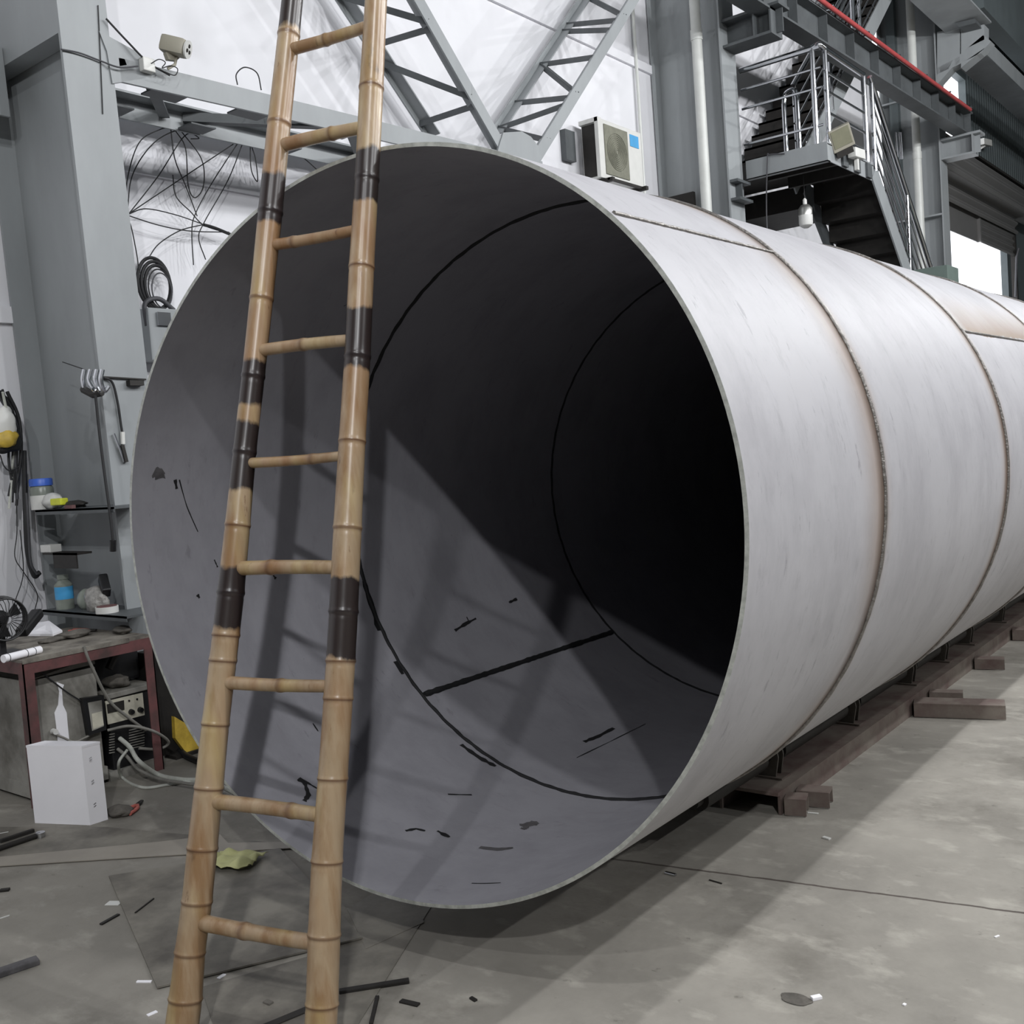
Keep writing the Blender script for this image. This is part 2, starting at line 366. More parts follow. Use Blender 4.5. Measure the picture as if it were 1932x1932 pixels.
for y in (1.62, 2.25, 3.02, 3.9):
    MB().box((-3.3, y - 0.12, zf(y) - 0.04), (-3.11, y + 0.12, zf(y) - 0.03)).out('gusset_plate', M_paintd, root)
    MB().box((-3.88, y - 0.1, 4.0), (-3.72, y + 0.1, 4.01)).out('gusset_plate', M_paintd, root)
def lattice(label, fa, fb, ra, rb, pairs, ext):
    # chords through image points at their own planes, prolonged to column level
    root = thing('lattice_brace', label, 'brace')
    A = at(*fa, 0, -3.1); B = at(*fb, 0, -3.1); C = at(*ra, 0, -3.9); D = at(*rb, 0, -3.9)
    root.location = A
    d1 = (B - A); d2 = (D - C)
    MB().bar(A, A + d1 * ext, 0.016, 0.11, (0, -d1.z, d1.y)).bar(A + Vector((-0.05, 0, 0)), A + d1 * ext + Vector((-0.05, 0, 0)), 0.10, 0.012, (0, -d1.z, d1.y)).out('front_chord', M_paint, root)
    MB().bar(C, C + d2 * ext, 0.016, 0.11, (0, -d2.z, d2.y)).bar(C + Vector((0.06, 0, 0)), C + d2 * ext + Vector((0.06, 0, 0)), 0.12, 0.012, (0, -d2.z, d2.y)).out('rear_chord', M_paint, root)
    def onl(P, d, q, X):   # nearest point of chord line to the image point
        p = at(*q, 0, X); return P + d * ((p - P).dot(d) / d.dot(d))
    for q, r in pairs:
        a = onl(A, d1, q, -3.1); b = onl(C, d2, r, -3.9)
        MB().bar(a, b, 0.05, 0.008).bar(a + Vector((0, -0.022, -0.022)), b + Vector((0, -0.022, -0.022)), 0.008, 0.05).out('lacing_angle', M_paintd, root)
    return A, B
lattice('grey lattice brace falling left to right towards the node above the pipe mouth', (950, 283), (785, -8), (812, 258), (640, -5),
        [((806, 63), (692, 94)), ((883, 190), (722, 106)), ((893, 204), (798, 224)), ((800, 50), (640, -22)), ((720, -95), (560, -60))], 2.0)
lattice('grey lattice brace rising to the right behind the air conditioner wall', (1010, 300), (1200, -8), (930, 256), (1105, -8),
        [((1123, 87), (1014, 107)), ((1078, 155), (1014, 107)), ((1074, 161), (966, 179)), ((1066, 172), (938, 236)), ((1164, 14), (1065, 34)), ((1150, 28), (1064, 60)), ((1024, 243), (950, 252)), ((1170, 10), (1105, -12)), ((1235, -75), (1120, -60))], 1.75)
node = [at(x, y, 0, -3.08) for x, y in ((935, 300), (944, 268), (950, 250), (985, 248), (1002, 258), (1016, 276), (1022, 300), (1000, 320))]
n_ = MB().prism(node, (-0.02, 0, 0)).box((-3.95, 4.75, 4.13), (-3.1, 5.35, 4.15)).out('node_plate', M_paint)
tag(n_, 'grey gusset plate where the two lattice braces meet above the pipe', 'plate')
# ---------------------------------------------------------------- air conditioner
root = thing('air_conditioner', 'white outdoor air conditioner unit hung on the white wall', 'air conditioner', (-3.85, 7.7, 4.45))
ax0, ax1, ay0, ay1, az0, az1 = -3.97, -3.73, 7.29, 8.16, 4.46, 5.09
mb = MB().box((ax0, ay0 + 0.02, az0), (ax1, ay1, az1), bev=0.012)
mb.box((ax1 - 0.04, ay0 - 0.02, az0), (ax1 + 0.005, ay0 + 0.05, az1 + 0.005)).box((ax0, ay0 - 0.02, az1 - 0.04), (ax1, ay0 + 0.05, az1 + 0.005))
mb.out('casing', M_whitep, root)
MB().box((ax0 + 0.02, ay0 + 0.005, az0 + 0.03), (ax1 - 0.05, ay0 + 0.022, az1 - 0.05)).out('side_coil', M_black, root)
mb = MB().box((ax1 + 0.002, ay0 + 0.09, az0 + 0.05), (ax1 + 0.012, ay0 + 0.56, az1 - 0.05), bev=0.004)
for k in range(9):
    r = 0.03 + k*0.021
    mb.tube([(ax1 + 0.016, ay0 + 0.325 + r*math.cos(t*math.pi/12), az0 + 0.315 + r*math.sin(t*math.pi/12)) for t in range(24)], 0.003, 6, closed=True)
mb.out('fan_grille', M_grille, root)
lb = MB().box((ax1 + 0.002, ay0 + 0.62, az1 - 0.19), (ax1 + 0.006, ay0 + 0.80, az1 - 0.06)).out('energy_label', M_label, root); lb['label'] = 'small blue label'
MB().box((ax0 - 0.07, ay0 + 0.05, az0 - 0.045), (ax1 + 0.10, ay0 + 0.10, az0 - 0.005)).box((ax0 - 0.07, ay1 - 0.16, az0 - 0.045), (ax1 + 0.12, ay1 - 0.11, az0 - 0.005)).box((ax1 + 0.04, ay0 + 0.05, az0 - 0.03), (ax1 + 0.07, ay1 - 0.1, az0 - 0.005)).out('bracket', M_black, root)
o = MB().box((-4.05, 7.02, 4.66), (-3.98, 7.2, 4.98)).out('wall_box', M_paintd); tag(o, 'dark box on the wall just left of the air conditioner', 'box')
# conduits beside column 2
for (x, y, z0, z1, r, nm) in ((-4.0, 8.62, 4.3, 6.9, 0.02, 'white conduit on the wall left of the drainpipe column'),):
    o = MB().tube([(x, y, z0), (x, y, z1)], r, 8).out('conduit', M_pvc, None, True); tag(o, nm, 'conduit')
o = MB().box((-4.0, 8.7, 3.9), (-3.75, 9.0, 4.32)).out('junction_box', M_black); tag(o, 'dark junction box low on the wall left of the drainpipe column', 'box')

# ---------------------------------------------------------------- crane runway girder with red conductor bar
root = thing('crane_girder', 'grey crane runway girder, toned dark for shade, carried on the column corbels above the landing', 'beam', (-2.6, 9.2, 6.4))
def gz(y): return 6.345 + 0.021 * (y - 9.0)
Y0, Y1 = 8.2, 17.35
MB().bar((-2.62, Y0, gz(Y0)), (-2.62, Y1, gz(Y1)), 0.24, 0.025).out('bottom_flange', M_paintd, root)  # girder grey toned down, the dimness up here is painted in
MB().bar((-2.62, Y0, gz(Y0) + 0.37), (-2.62, Y1, gz(Y1) + 0.37), 0.28, 0.025).out('top_flange', M_paintd, root)
MB().bar((-2.62, Y0, gz(Y0) + 0.185), (-2.62, Y1, gz(Y1) + 0.185), 0.012, 0.36).out('web', M_paintd, root)
y = 8.9
while y < 17.3:
    MB().box((-2.61, y - 0.006, gz(y) + 0.012), (-2.50, y + 0.006, gz(y) + 0.36)).out('stiffener', M_paintd, root); y += 0.93
MB().bar((-2.62, Y0, gz(Y0) + 0.41), (-2.62, Y1, gz(Y1) + 0.41), 0.06, 0.06).out('crane_rail', M_black, root)
root = thing('conductor_bar', 'red power conductor bar running along the crane girder', 'bar', (-2.42, 9.2, 7.0))
RZ = lambda y: 6.775 + 0.011 * (y - 10.3)
MB().tube([(-2.42, Y0, RZ(Y0)), (-2.42, 16.95, RZ(16.95))], 0.03, 10).out('bar', M_red, root, True)
y = 9.5
while y < 17.2:
    MB().box((-2.52, y - 0.02, gz(y) + 0.385), (-2.40, y + 0.02, gz(y) + 0.40)).box((-2.42, y - 0.012, gz(y) + 0.4), (-2.40, y + 0.012, RZ(y) + 0.04)).out('hanger', M_chrome, root); y += 1.25
# upper girder in bay two and girder, duct and lintel of bay three
o = MB().prism([at(x, y, 0, -2.55) for x, y in ((1740, 5), (1797, 58), (1836, 50), (1786, -5))], (0, 0, 0.02)).out('soffit_plate', M_paint)
p1 = at(1815, 52, 1, 17.0)
bpy.data.objects.remove(o)
root = thing('upper_girder', 'grey upper girder running in from the top edge to the far column', 'beam', (p1.x, 12, p1.z))
MB().box((p1.x - 0.28, 8.0, p1.z), (p1.x + 0.42, 17.2, p1.z + 0.03)).out('bottom_flange', M_paint, root)
MB().box((p1.x + 0.05, 8.0, p1.z + 0.03), (p1.x + 0.07, 17.2, p1.z + 1.4)).out('web', M_paint, root)
root = thing('upper_girder', 'grey girder beyond the far column, above the roller door', 'beam', (-2.3, 17.4, 8.0))
q1 = at(1859, 70, 1, 17.4); q2 = at(1848, 108, 1, 17.4)
MB().box((q1.x - 0.02, 17.4, q2.z), (q1.x, 27.8, q1.z)).out('web', M_paint, root)
MB().box((q1.x - 0.5, 17.4, q2.z - 0.02), (q1.x + 0.02, 27.8, q2.z)).out('bottom_flange', M_paintd, root)
MB().box((q1.x - 0.3, 17.4, q1.z + 0.5), (q1.x + 0.0, 27.8, q1.z + 2.5)).out('cladding_skirt', M_clad, root)

# ---------------------------------------------------------------- roller door
DX = -3.42
root = thing('roller_door', 'grey roller door, half open onto bright daylight, behind the pipe', 'door', (DX, 20, 5.2))
zt = 6.66; zb = at(1789, 433, 0, DX).z; dy0, dy1 = 17.5, at(1911, 480, 0, DX).y; dym = at(1846, 452, 0, DX).y
def corr(mb, z0, z1, y0, y1, x, pitch, dep):
    z = z0; pts = []
    while z <= z1 + 1e-6:
        pts.append((x + dep * (0.5 + 0.5 * math.sin(2*math.pi*(z - z0)/pitch)), z)); z += pitch / 6
    mb.loft([[(px, y0, pz) for px, pz in pts], [(px, y1, pz) for px, pz in pts]], cap=False, close=False)
mb = MB(); corr(mb, zb, 6.1, dym, dy1, DX, 0.15, 0.05); mb.out('slat_curtain', M_door, root, True)
MB().box((DX - 0.02, 17.5, zb), (DX, dym, 5.95)).box((DX - 0.03, dym - 0.05, zb), (DX + 0.06, dym + 0.03, 5.95)).out('infill_panel', M_door, root)
mb = MB(); corr(mb, 5.75, 6.16, 17.5, dy1, DX + 0.06, 0.2, 0.08); mb.out('slat_curtain', M_door, root, True)
mb = MB(); corr(mb, 6.16, zt, 17.45, 26.5, DX + 0.30, 0.25, 0.09); mb.box((DX, 17.45, zt), (DX + 0.34, 26.5, zt + 0.02)).box((DX, 17.45, 6.14), (DX + 0.34, 26.5, 6.16)); mb.out('roll_housing', M_door, root, True, 30)
MB().box((DX - 0.05, dy1, 0), (DX + 0.06, dy1 + 0.12, 6.1)).out('guide_rail', M_black, root)
MB().box((DX - 0.05, 17.40, 0), (DX + 0.03, 17.5, 6.1)).out('guide_rail', M_paint, root)
o = MB().box((FX, 17.4, 6.72), (FX + 0.6, 27.9, 6.77)).box((FX + 0.5, 17.4, 6.68), (FX + 0.52, 27.9, 6.77)).out('eave_canopy', M_black); tag(o, 'dark ledge over the roller door', 'ledge')
p = at(1858, 270, 0, -3.45)
root = thing('security_camera', 'small white camera on the cladding above the roller door', 'camera', p)
MB().bar(p + Vector((0, -0.28, -0.02)), p + Vector((0.02, 0.3, 0.04)), 0.12, 0.13, bev=0.01).out('housing', M_whitep, root)
MB().bar(p + Vector((-0.2, -0.05, -0.16)), p + Vector((0, 0, -0.05)), 0.05, 0.05).out('bracket', M_whitep, root)
mb = MB().tube([at(1916, 560, 0, -3.3), at(1918, 485, 0, -3.3), at(1922, 468, 0, -3.25)], 0.025, 8); o = mb.out('conduit', M_wirel, None, True); tag(o, 'thin grey conduit beside the right rail of the roller door', 'conduit')

# ---------------------------------------------------------------- staircase: landing, two flights, railings
LX0, LX1, LY0, LY1, LZ = -4.0, -2.10, 9.5, 11.0, 4.84
root = thing('stair_landing', 'grey steel stair landing projecting beside the column behind the pipe', 'landing', (-2.6, 10.2, 4.8))
MB().box((LX0, LY0, LZ - 0.012), (LX1, LY1, LZ)).out('deck_plate', M_black, root)
MB().box((-3.1, LY0 - 0.01, LZ - 0.20), (LX1, LY0, LZ + 0.02)).box((-3.1, LY0 - 0.01, LZ - 0.20), (LX1, LY0 + 0.07, LZ - 0.19)).out('side_channel', M_paint, root)
MB().box((LX1 - 0.01, LY0, LZ - 0.20), (LX1, LY1, LZ + 0.02)).out('front_channel', M_paint, root)
for y in (9.9, 10.3, 10.7): MB().box((LX1, y, LZ - 0.19), (LX1 + 0.03, y + 0.16, LZ - 0.02)).out('fixing_plate', M_paintd, root)
for y in (9.9, 10.5): MB().bar((-3.0, y, LZ - 0.1), (-2.15, y, LZ - 0.1), 0.06, 0.14).out('joist', M_black, root)
def flight(label, x0, x1, ya, za, n, run, rise, name='stair_flight'):
    r = thing(name, label, 'stairs', ((x0+x1)/2, ya, za))
    d = Vector((0, run*n, rise*n))
    for x in (x0, x1):
        MB().bar((x, ya, za - 0.08), Vector((x, ya, za - 0.08)) + d, 0.02, 0.26).out('stringer', M_paint if x == x1 else M_paintd, r)
    for k in range(n):
        y = ya + run*(k + 0.5); z = za + rise*(k + (0.0 if rise < 0 else 1.0))
        MB().box((x0 + 0.01, y - run*0.5, z - 0.03), (x1 - 0.01, y + run*0.5, z)).out('tread', M_black, r)
        if rise < 0: MB().box((x0 + 0.01, y + run*0.5 - 0.01, z + rise - 0.03), (x1 - 0.01, y + run*0.5, z)).out('riser', M_black, r)
        if rise > 0: MB().box((x0 + 0.01, y - run*0.5, z - rise), (x1 - 0.01, y - run*0.5 + 0.01, z)).out('riser', M_black, r)
    return r, d
# lower flight goes down away from us at 45 degrees on the hall side
lf, dl = flight('lower grey stair flight descending from the landing towards the roller door', -2.98, -2.10, 11.0, 4.84, 21, 0.23, -0.23)
MB().box((-4.0, 11.0, 4.50), (-2.99, 12.1, 4.8)).out('rear_deck', M_black, root)
uf, du = flight('upper grey stair flight climbing behind the landing to the top edge', -3.95, -3.05, 10.75, 4.84, 20, 0.26, 0.226)
# stainless railings
def rail(label, posts, rails, name='handrail', tops=()):
    r = thing(name, label, 'railing', posts[0][0] if posts else rails[0][0][0])
    for a, b, rad in posts: MB().tube([a, b], rad, 12).out('post', M_chrome, r, True)
    for pts, rad, nm in rails: MB().tube(pts, rad, 12).out(nm, M_chrome, r, True)
    return r
RH = 1.09
za = lambda f: LZ + f
side = [([( -3.12, 9.52, za(h)), (-2.14, 9.52, za(h))], rr, nm) for h, rr, nm in ((RH, 0.034, 'top_rail'), (0.86, 0.015, 'mid_rail'), (0.64, 0.015, 'mid_rail'), (0.22, 0.015, 'mid_rail'))]
rail('stainless railing on the near side of the stair landing', [((-2.23, 9.52, LZ), (-2.23, 9.52, za(RH)), 0.030)], side)
fr = [([(-2.13, 9.60, za(h)), (-2.13, 10.88, za(h))], rr, nm) for h, rr, nm in ((RH, 0.034, 'top_rail'), (0.84, 0.015, 'mid_rail'), (0.62, 0.015, 'mid_rail'), (0.38, 0.015, 'mid_rail'), (0.15, 0.015, 'mid_rail'))]
fr.append((spline([(-2.23, 9.52, za(RH)), (-2.15, 9.53, za(RH + 0.02)), (-2.13, 9.62, za(RH))], 6), 0.036, 'corner_bend'))
rail('stainless railing along the hall side of the stair landing', [((-2.13, 9.64, LZ), (-2.13, 9.64, za(RH)), 0.030), ((-2.13, 10.88, LZ), (-2.13, 10.88, za(RH)), 0.032)], fr)
def slope_rail(label, x, base, d, n, t1=1.0, h=RH, npost=5):
    base = Vector(base); ps = []
    for k in range(npost):
        p = base + d * (t1 * (k / (npost - 1)) ) + Vector((0, 0.05, 0)); ps.append((p - Vector((0, 0, 0.06)), p + Vector((0, 0, h)), 0.028))
    rs = [([base + Vector((0, 0, hh)), base + d * t1 + Vector((0, 0, hh))], rr, nm) for hh, rr, nm in ((h, 0.034, 'top_rail'), (0.84, 0.013, 'mid_rail'), (0.62, 0.013, 'mid_rail'), (0.4, 0.013, 'mid_rail'), (0.2, 0.013, 'mid_rail'))]
    return rail(label, ps, rs)
slope_rail('stainless railing down the hall side of the lower stair flight', -2.1, (-2.10, 11.02, 4.84), dl, 5)
slope_rail('stainless railing up the hall side of the upper stair flight', -3.15, (-3.05, 10.9, 4.95), du, 3)
# looped newel between the flights
a = at(1478, 178, 1, 10.7); b = at(1503, 172, 1, 10.7)
nw = [Vector((a.x, 10.7, LZ)), Vector((a.x, 10.7, a.z - 0.12)), Vector((a.x + 0.03, 10.7, a.z)), Vector((b.x - 0.03, 10.7, a.z + 0.02)), Vector((b.x, 10.7, a.z - 0.1)), Vector((b.x, 10.7, LZ))]
r = thing('newel_loop', 'pair of stainless posts joined by a loop on the stair landing', 'post', (a.x, 10.7, LZ))
MB().tube([nw[0], nw[1]], 0.03, 12).out('post', M_chrome, r, True); MB().tube([nw[5], nw[4]], 0.03, 12).out('post', M_chrome, r, True)
MB().tube(spline([nw[1], nw[2], nw[3], nw[4]], 5), 0.028, 12).out('loop', M_chrome, r, True)
# bright posts of a landing further back, and railing on the upper walkway
r = thing('newel_post', 'cluster of stainless posts standing by the far column', 'post', at(1694, 350, 1, 15.5))
for dx in (0, 6, 9):
    a = at(1690 + dx, 250, 1, 15.5); MB().tube([a, at(1693 + dx, 283, 1, 15.5) - Vector((0, 0, 0.15))], 0.02, 10).out('post', M_chrome, r, True)
r = thing('upper_walkway_rail', 'stainless railing of the upper walkway behind the red bar', 'railing', at(1608, 20, 1, 12.5))
MB().tube([at(1606, -40, 1, 12.5), at(1610, 56, 1, 12.5)], 0.035, 12).out('post', M_chrome, r, True)
for k in range(5):
    MB().bar(at(1575 + 14*k, 45, 0, -3.3), at(1612 + 16*k, -40, 0, -3.3), 0.03, 0.05).out('slanted_bar', M_paintd, r)
o = MB().bar(at(1618, 95, 0, -3.2), at(1680, -30, 0, -3.2), 0.03, 0.28).out('walkway_stringer', M_paint); tag(o, 'light grey stringer plate rising behind the red bar at the top edge', 'beam')
# grey cabinet below the flight and dark partition behind
o = MB().box((-2.02, 12.0, 0), (-1.55, 12.5, 3.62), bev=0.01).out('control_cabinet', M_green); tag(o, 'green-grey cabinet top just showing above the pipe at the stair foot', 'cabinet')
# floodlight and camera on the landing
p = at(1588, 262, 0, -2.0)
r = thing('floodlight', 'square floodlight with a yellowed reflector on the landing edge', 'floodlight', p)
F = Matrix.Translation(p) @ Matrix.Diagonal((0.72, 0.7, 0.8, 1)) @ Matrix.Rotation(math.radians(28), 4, 'Z') @ Matrix.Rotation(math.radians(22), 4, 'X') @ Matrix.Rotation(math.radians(-18), 4, 'Y')
MB().box((-0.17, -0.02, -0.15), (0.17, 0.10, 0.17), F, 0.01).out('housing', M_beige, r)
MB().box((-0.14, -0.03, -0.10), (0.14, -0.018, 0.15), F).out('reflector', material('yellowed_reflector', srgb(126, 125, 104), 0.5), r)
MB().box((-0.14, -0.02, -0.24), (0.12, 0.08, -0.15), F).out('gear_box', M_black, r)
p = at(1614, 291, 0, -2.0)
r = thing('security_camera', 'white bullet camera on the landing edge right of the floodlight', 'camera', p)
MB().bar(p + Vector((0, -0.12, 0)), p + Vector((0, 0.20, 0.02)), 0.10, 0.11, bev=0.01).out('housing', M_whitep, r)
MB().box((p.x - 0.02, p.y + 0.0, p.z - 0.18), (p.x + 0.02, p.y + 0.05, p.z - 0.05)).out('bracket', M_whitep, r)
MB().lathe((p.x, p.y + 0.205, p.z + 0.02), [(0.045, 0), (0.045, 0.01)], 14, (0, 1, 0)).out('lens', M_black, r)
# pendant lamp and its wire
pt = at(1518, 374, 1, 9.9); pb = at(1518, 431, 1, 9.9)
r = thing('pendant_bulb', 'large white LED bulb hanging on a wire under the stair landing', 'lamp', pt)
hgt = pt.z - pb.z
MB().lathe(pt - Vector((0, 0, hgt)), [(0.03, 0), (0.075, 0.03), (0.082, 0.06), (0.082, 0.15)], 20).out('diffuser', M_lampw, r, True)
MB().lathe(pt - Vector((0, 0, hgt)), [(0.083, 0.15), (0.083, 0.23), (0.05, 0.27), (0.026, 0.28)], 20).out('collar', M_lampm, r, True)
MB().lathe(pt - Vector((0, 0, hgt)), [(0.024, 0.28), (0.024, hgt - 0.02), (0.008, hgt)], 14).out('socket', M_whitep, r, True)
MB().tube([pt, (pt.x, pt.y, LZ - 0.19)], 0.004, 6).out('flex', M_wire, r, True)
a = at(1480, 290, 1, 9.47); b = at(1452, 292, 1, 9.47); c = at(1446, 400, 1, 9.47)
o = MB().tube(spline([a, b, at(1448, 300, 1, 9.47), c, c - Vector((0, 0, 0.6))], 6), 0.008, 6).out('hanging_cable', M_wirel, None, True); tag(o, 'thin pale cable hanging from the landing edge, left of the bulb', 'cable')

# ---------------------------------------------------------------- the pipe
root = thing('steel_pipe', 'huge pale stainless steel pipe lying open-ended across the workshop floor', 'pipe', (0, 0, ZC))
def sec(t): return R0 * (1 + .0303*math.cos(2*t) + .0118*math.sin(2*t) - .0048*math.cos(3*t) + .0019*math.sin(3*t))
NS = 180; TH = 0.990
def pt_(t, k, y, tilt=0.0):
    r = sec(t) * k; x = r*math.cos(t); z = r*math.sin(t)
    return Vector((x, y + tilt * (0.0617*x + 0.006*z), ZC + z))
ends = [0.0] + SEAMS + [LEN]
for i in range(len(ends) - 1):
    y0, y1 = ends[i], ends[i+1]; bm = bmesh.new(); nr = 9
    def g(k, mi):
        rows = []
        for j in range(nr):
            u = j / (nr - 1); tl = (1 - u) if i == 0 else 0
            rows.append([bm.verts.new(pt_(2*math.pi*a/NS, k, y0 + (y1-y0)*u, tl)) for a in range(NS)])
        for A, B in zip(rows[:-1], rows[1:]):
            for a in range(NS):
                f = bm.faces.new((A[a], A[(a+1) % NS], B[(a+1) % NS], B[a])); f.material_index = mi; f.smooth = True
        return rows[0], rows[-1]
    o0, o1 = g(1.0, 0); i0, i1 = g(TH, 1)
    for A, B in ((o0, i0), (o1, i1)):
        for a in range(NS):
            f = bm.faces.new((A[a], A[(a+1) % NS], B[(a+1) % NS], B[a])); f.material_index = 2
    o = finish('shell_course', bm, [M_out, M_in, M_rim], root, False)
    for p in o.data.polygons: p.use_smooth = p.material_index != 2
    o.data.set_sharp_from_angle(angle=math.radians(35))
def bead(y, k, r, mat, name, tilt=0, t0=0, t1=2*math.pi, n=240):
    mb = MB(); closed = t1 - t0 > 6.2
    pts = [pt_(t0 + (t1-t0)*j/(n if closed else n-1), k, y + 0.002*math.sin(j*1.7), tilt) for j in range(n)]
    rs = [r * (0.85 + 0.3*random.random()) for _ in range(n)] + ([] if not closed else [])
    mb.tube(pts, r, 6, rs=rs, closed=closed); return mb.out(name, mat, root, True, 80)
for k, sy in enumerate(SEAMS):
    bead(sy, 1.001, 0.0075, M_weld, 'girth_weld')
bead(SEAMS[0], TH - 0.001, 0.009, M_seal, 'inner_girth_seam'); bead(SEAMS[1], TH - 0.001, 0.007, M_seal, 'inner_girth_seam')
def lweld(t, y0, y1, k, r, mat, name, n=60):
    mb = MB(); pts = [pt_(t, k, y0 + (y1-y0)*j/(n-1)) for j in range(n)]
    mb.tube(pts, r, 6, rs=[r*(0.8+0.4*random.random()) for _ in pts]); return mb.out(name, mat, root, True, 80)
lweld(math.radians(42.3), 0.075, 1.04, 1.001, 0.006, M_weld, 'long_weld')
lweld(math.radians(30.0), 2.62, 4.18, 1.001, 0.006, M_weld, 'long_weld')
lweld(math.radians(-136.4), 1.06, 2.6, TH - 0.001, 0.014, M_seal, 'inner_long_seam')
# far end closure
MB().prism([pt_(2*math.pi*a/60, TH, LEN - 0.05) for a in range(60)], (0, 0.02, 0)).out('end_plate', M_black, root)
# marker strokes and scuffs laid on the inner wall
def hit(x, y, k=TH):
    r = ray(x, y); best = None; prev = None; t = 1.5
    while t < 14:
        p = CW + r * t; d = math.hypot(p.x, p.z - ZC) - k * sec(math.atan2(p.z - ZC, p.x))
        if prev is not None and prev < 0 <= d and p.y > 0:
            for _ in range(12):
                tm = (t + tp) / 2; pm = CW + r * tm; dm = math.hypot(pm.x, pm.z - ZC) - k * sec(math.atan2(pm.z - ZC, pm.x))
                if dm < 0: tp = tm
                else: t = tm
            return CW + r * t
        prev = d; tp = t; t += 0.02
    return None
def mark(pts, wd, label, mat=M_mark):
    P = [hit(*p) for p in pts]
    if any(p is None for p in P): return
    mb = MB(); n = len(P); L_, R_ = [], []
    Q = []
    for a, b in zip(P[:-1], P[1:]):
        for j in range(4): Q.append(a.lerp(b, j/4))
    Q.append(P[-1])
    for i, p in enumerate(Q):
        d = (Q[min(i+1, len(Q)-1)] - Q[max(i-1, 0)]).normalized(); nrm = Vector((p.x, 0, p.z - ZC)).normalized(); sd = d.cross(nrm)
        ww = wd * (0.5 + 0.8*random.random()) / 2
        t = math.atan2(p.z - ZC, p.x)
        for lst, s in ((L_, 1), (R_, -1)):
            q = p + sd * ww * s; tq = math.atan2(q.z - ZC, q.x); rr = sec(tq) * (TH - 0.0012)
            lst.append(Vector((rr*math.cos(tq), q.y, ZC + rr*math.sin(tq))))
    mb.loft([L_, R_], cap=False, close=False)
    o = mb.out('surface_mark', mat, root); return o
for pts, wd in (([(858, 1190), (880, 1176), (898, 1167)], 0.016), ([(880, 1164), (885, 1174)], 0.010), ([(1102, 1400), (1128, 1390), (1158, 1374)], 0.022),
                ([(1088, 1430), (1150, 1400), (1218, 1366)], 0.006), ([(960, 1137), (975, 1130)], 0.014), ([(686, 1095), (700, 1140), (716, 1190)], 0.030),
                ([(745, 1248), (760, 1272)], 0.018), ([(870, 1405), (905, 1430), (935, 1446)], 0.026), ([(845, 1499), (890, 1500)], 0.008),
                ([(338, 905), (352, 955), (373, 1003)], 0.006), ([(330, 905), (333, 922)], 0.014), ([(562, 1470), (575, 1478), (582, 1500), (574, 1512)], 0.018), ([(565, 1468), (588, 1482), (598, 1488)], 0.010),
                ([(765, 1568), (785, 1564), (802, 1568)], 0.016), ([(825, 1568), (848, 1580)], 0.018), ([(372, 1122), (376, 1128)], 0.012), ([(404, 1056), (410, 1070)], 0.007),
                ([(890, 1667), (945, 1666)], 0.005), ([(515, 1085), (520, 1092)], 0.012), ([(640, 1180), (655, 1192)], 0.007), ([(590, 1365), (600, 1380)], 0.006)):
    mark(pts, wd, 'm')
for pts, wd in (([(985, 1560), (1000, 1555), (1015, 1552)], 0.05), ([(905, 1599), (940, 1603), (968, 1600)], 0.022), ([(290, 890), (300, 895), (308, 888)], 0.05), ([(985, 1565), (992, 1562)], 0.03)):
    mark(pts, wd, 's', M_scuff)

# ---------------------------------------------------------------- roller bed
def bed(sx, label):
    r = thing('rail_channel', label, 'rail', (sx*0.35, 1.7, 0))
    x0, x1 = (0.22, 0.485) if sx > 0 else (-0.485, -0.22)
    MB().box((x0, 1.74, 0.085), (x1, 11.8, 0.10)).box((x0, 1.72, 0.0), (x0 + 0.012, 11.8, 0.085)).box((x1 - 0.012, 1.76, 0.0), (x1, 11.8, 0.085)).out('channel', M_rust, r)
    return r
bed(1, 'rusty primer steel channel rail on the floor under the right side of the pipe')
bed(-1, 'steel channel rail under the left side of the pipe')
YB = [1.94, 2.88, 3.80, 4.45, 5.02, 5.88, 6.8, 7.7, 8.6]
def shaft(sx, label):
    X = 0.35 * sx
    r = thing('roller_shaft', label, 'shaft', (X, 1.2, 0.195))
    MB().tube([(X, 1.25, 0.195), (X, 11.7, 0.195)], 0.030, 16).out('shaft', M_black, r, True)
    for i, y in enumerate(YB[:-1]):
        MB().tube([(X, y + 0.09, 0.195), (X, YB[i+1] - 0.09, 0.195)], 0.05, 18).out('roller', M_black, r, True)
    MB().tube([(X, 1.30, 0.195), (X, YB[0] - 0.09, 0.195)], 0.05, 18).out('roller', M_black, r, True)
shaft(1, 'long dark roller shaft pressed against the underside of the pipe, right side')
shaft(-1, 'long dark roller shaft under the left side of the pipe')
def bracket(x, y, label):
    r = thing('bearing_bracket', label, 'bracket', (x, y, 0.1), 'bearing brackets along the rail')
    MB().box((x - 0.085, y - 0.045, 0.1), (x + 0.085, y + 0.045, 0.109)).out('foot_plate', M_rust, r)
    for dy in (-0.032, 0.022):
        pts = [(x - 0.05, y + dy, 0.109)] + [(x + 0.066*math.cos(a), y + dy, 0.195 + 0.06*math.sin(a)) for a in [math.pi*(1 - j/10) for j in range(11)]] + [(x + 0.05, y + dy, 0.109)]
        MB().prism(pts, (0, 0.010, 0)).out('side_plate', M_bracket, r)
    MB().lathe((x, y - 0.04, 0.195), [(0.034, 0), (0.034, 0.08)], 16, (0, 1, 0)).out('bush', M_black, r, True)
ordn = ['nearest', 'second', 'third', 'fourth', 'fifth', 'sixth', 'seventh', 'eighth', 'ninth']
for i, y in enumerate(YB):
    bracket(0.35, y, '%s rusty bearing bracket from the pipe mouth on the right-hand rail' % ordn[i])
for i, y in enumerate(YB[:3]): bracket(-0.35, y, '%s bearing bracket on the hidden left-hand rail under the pipe' % ordn[i])
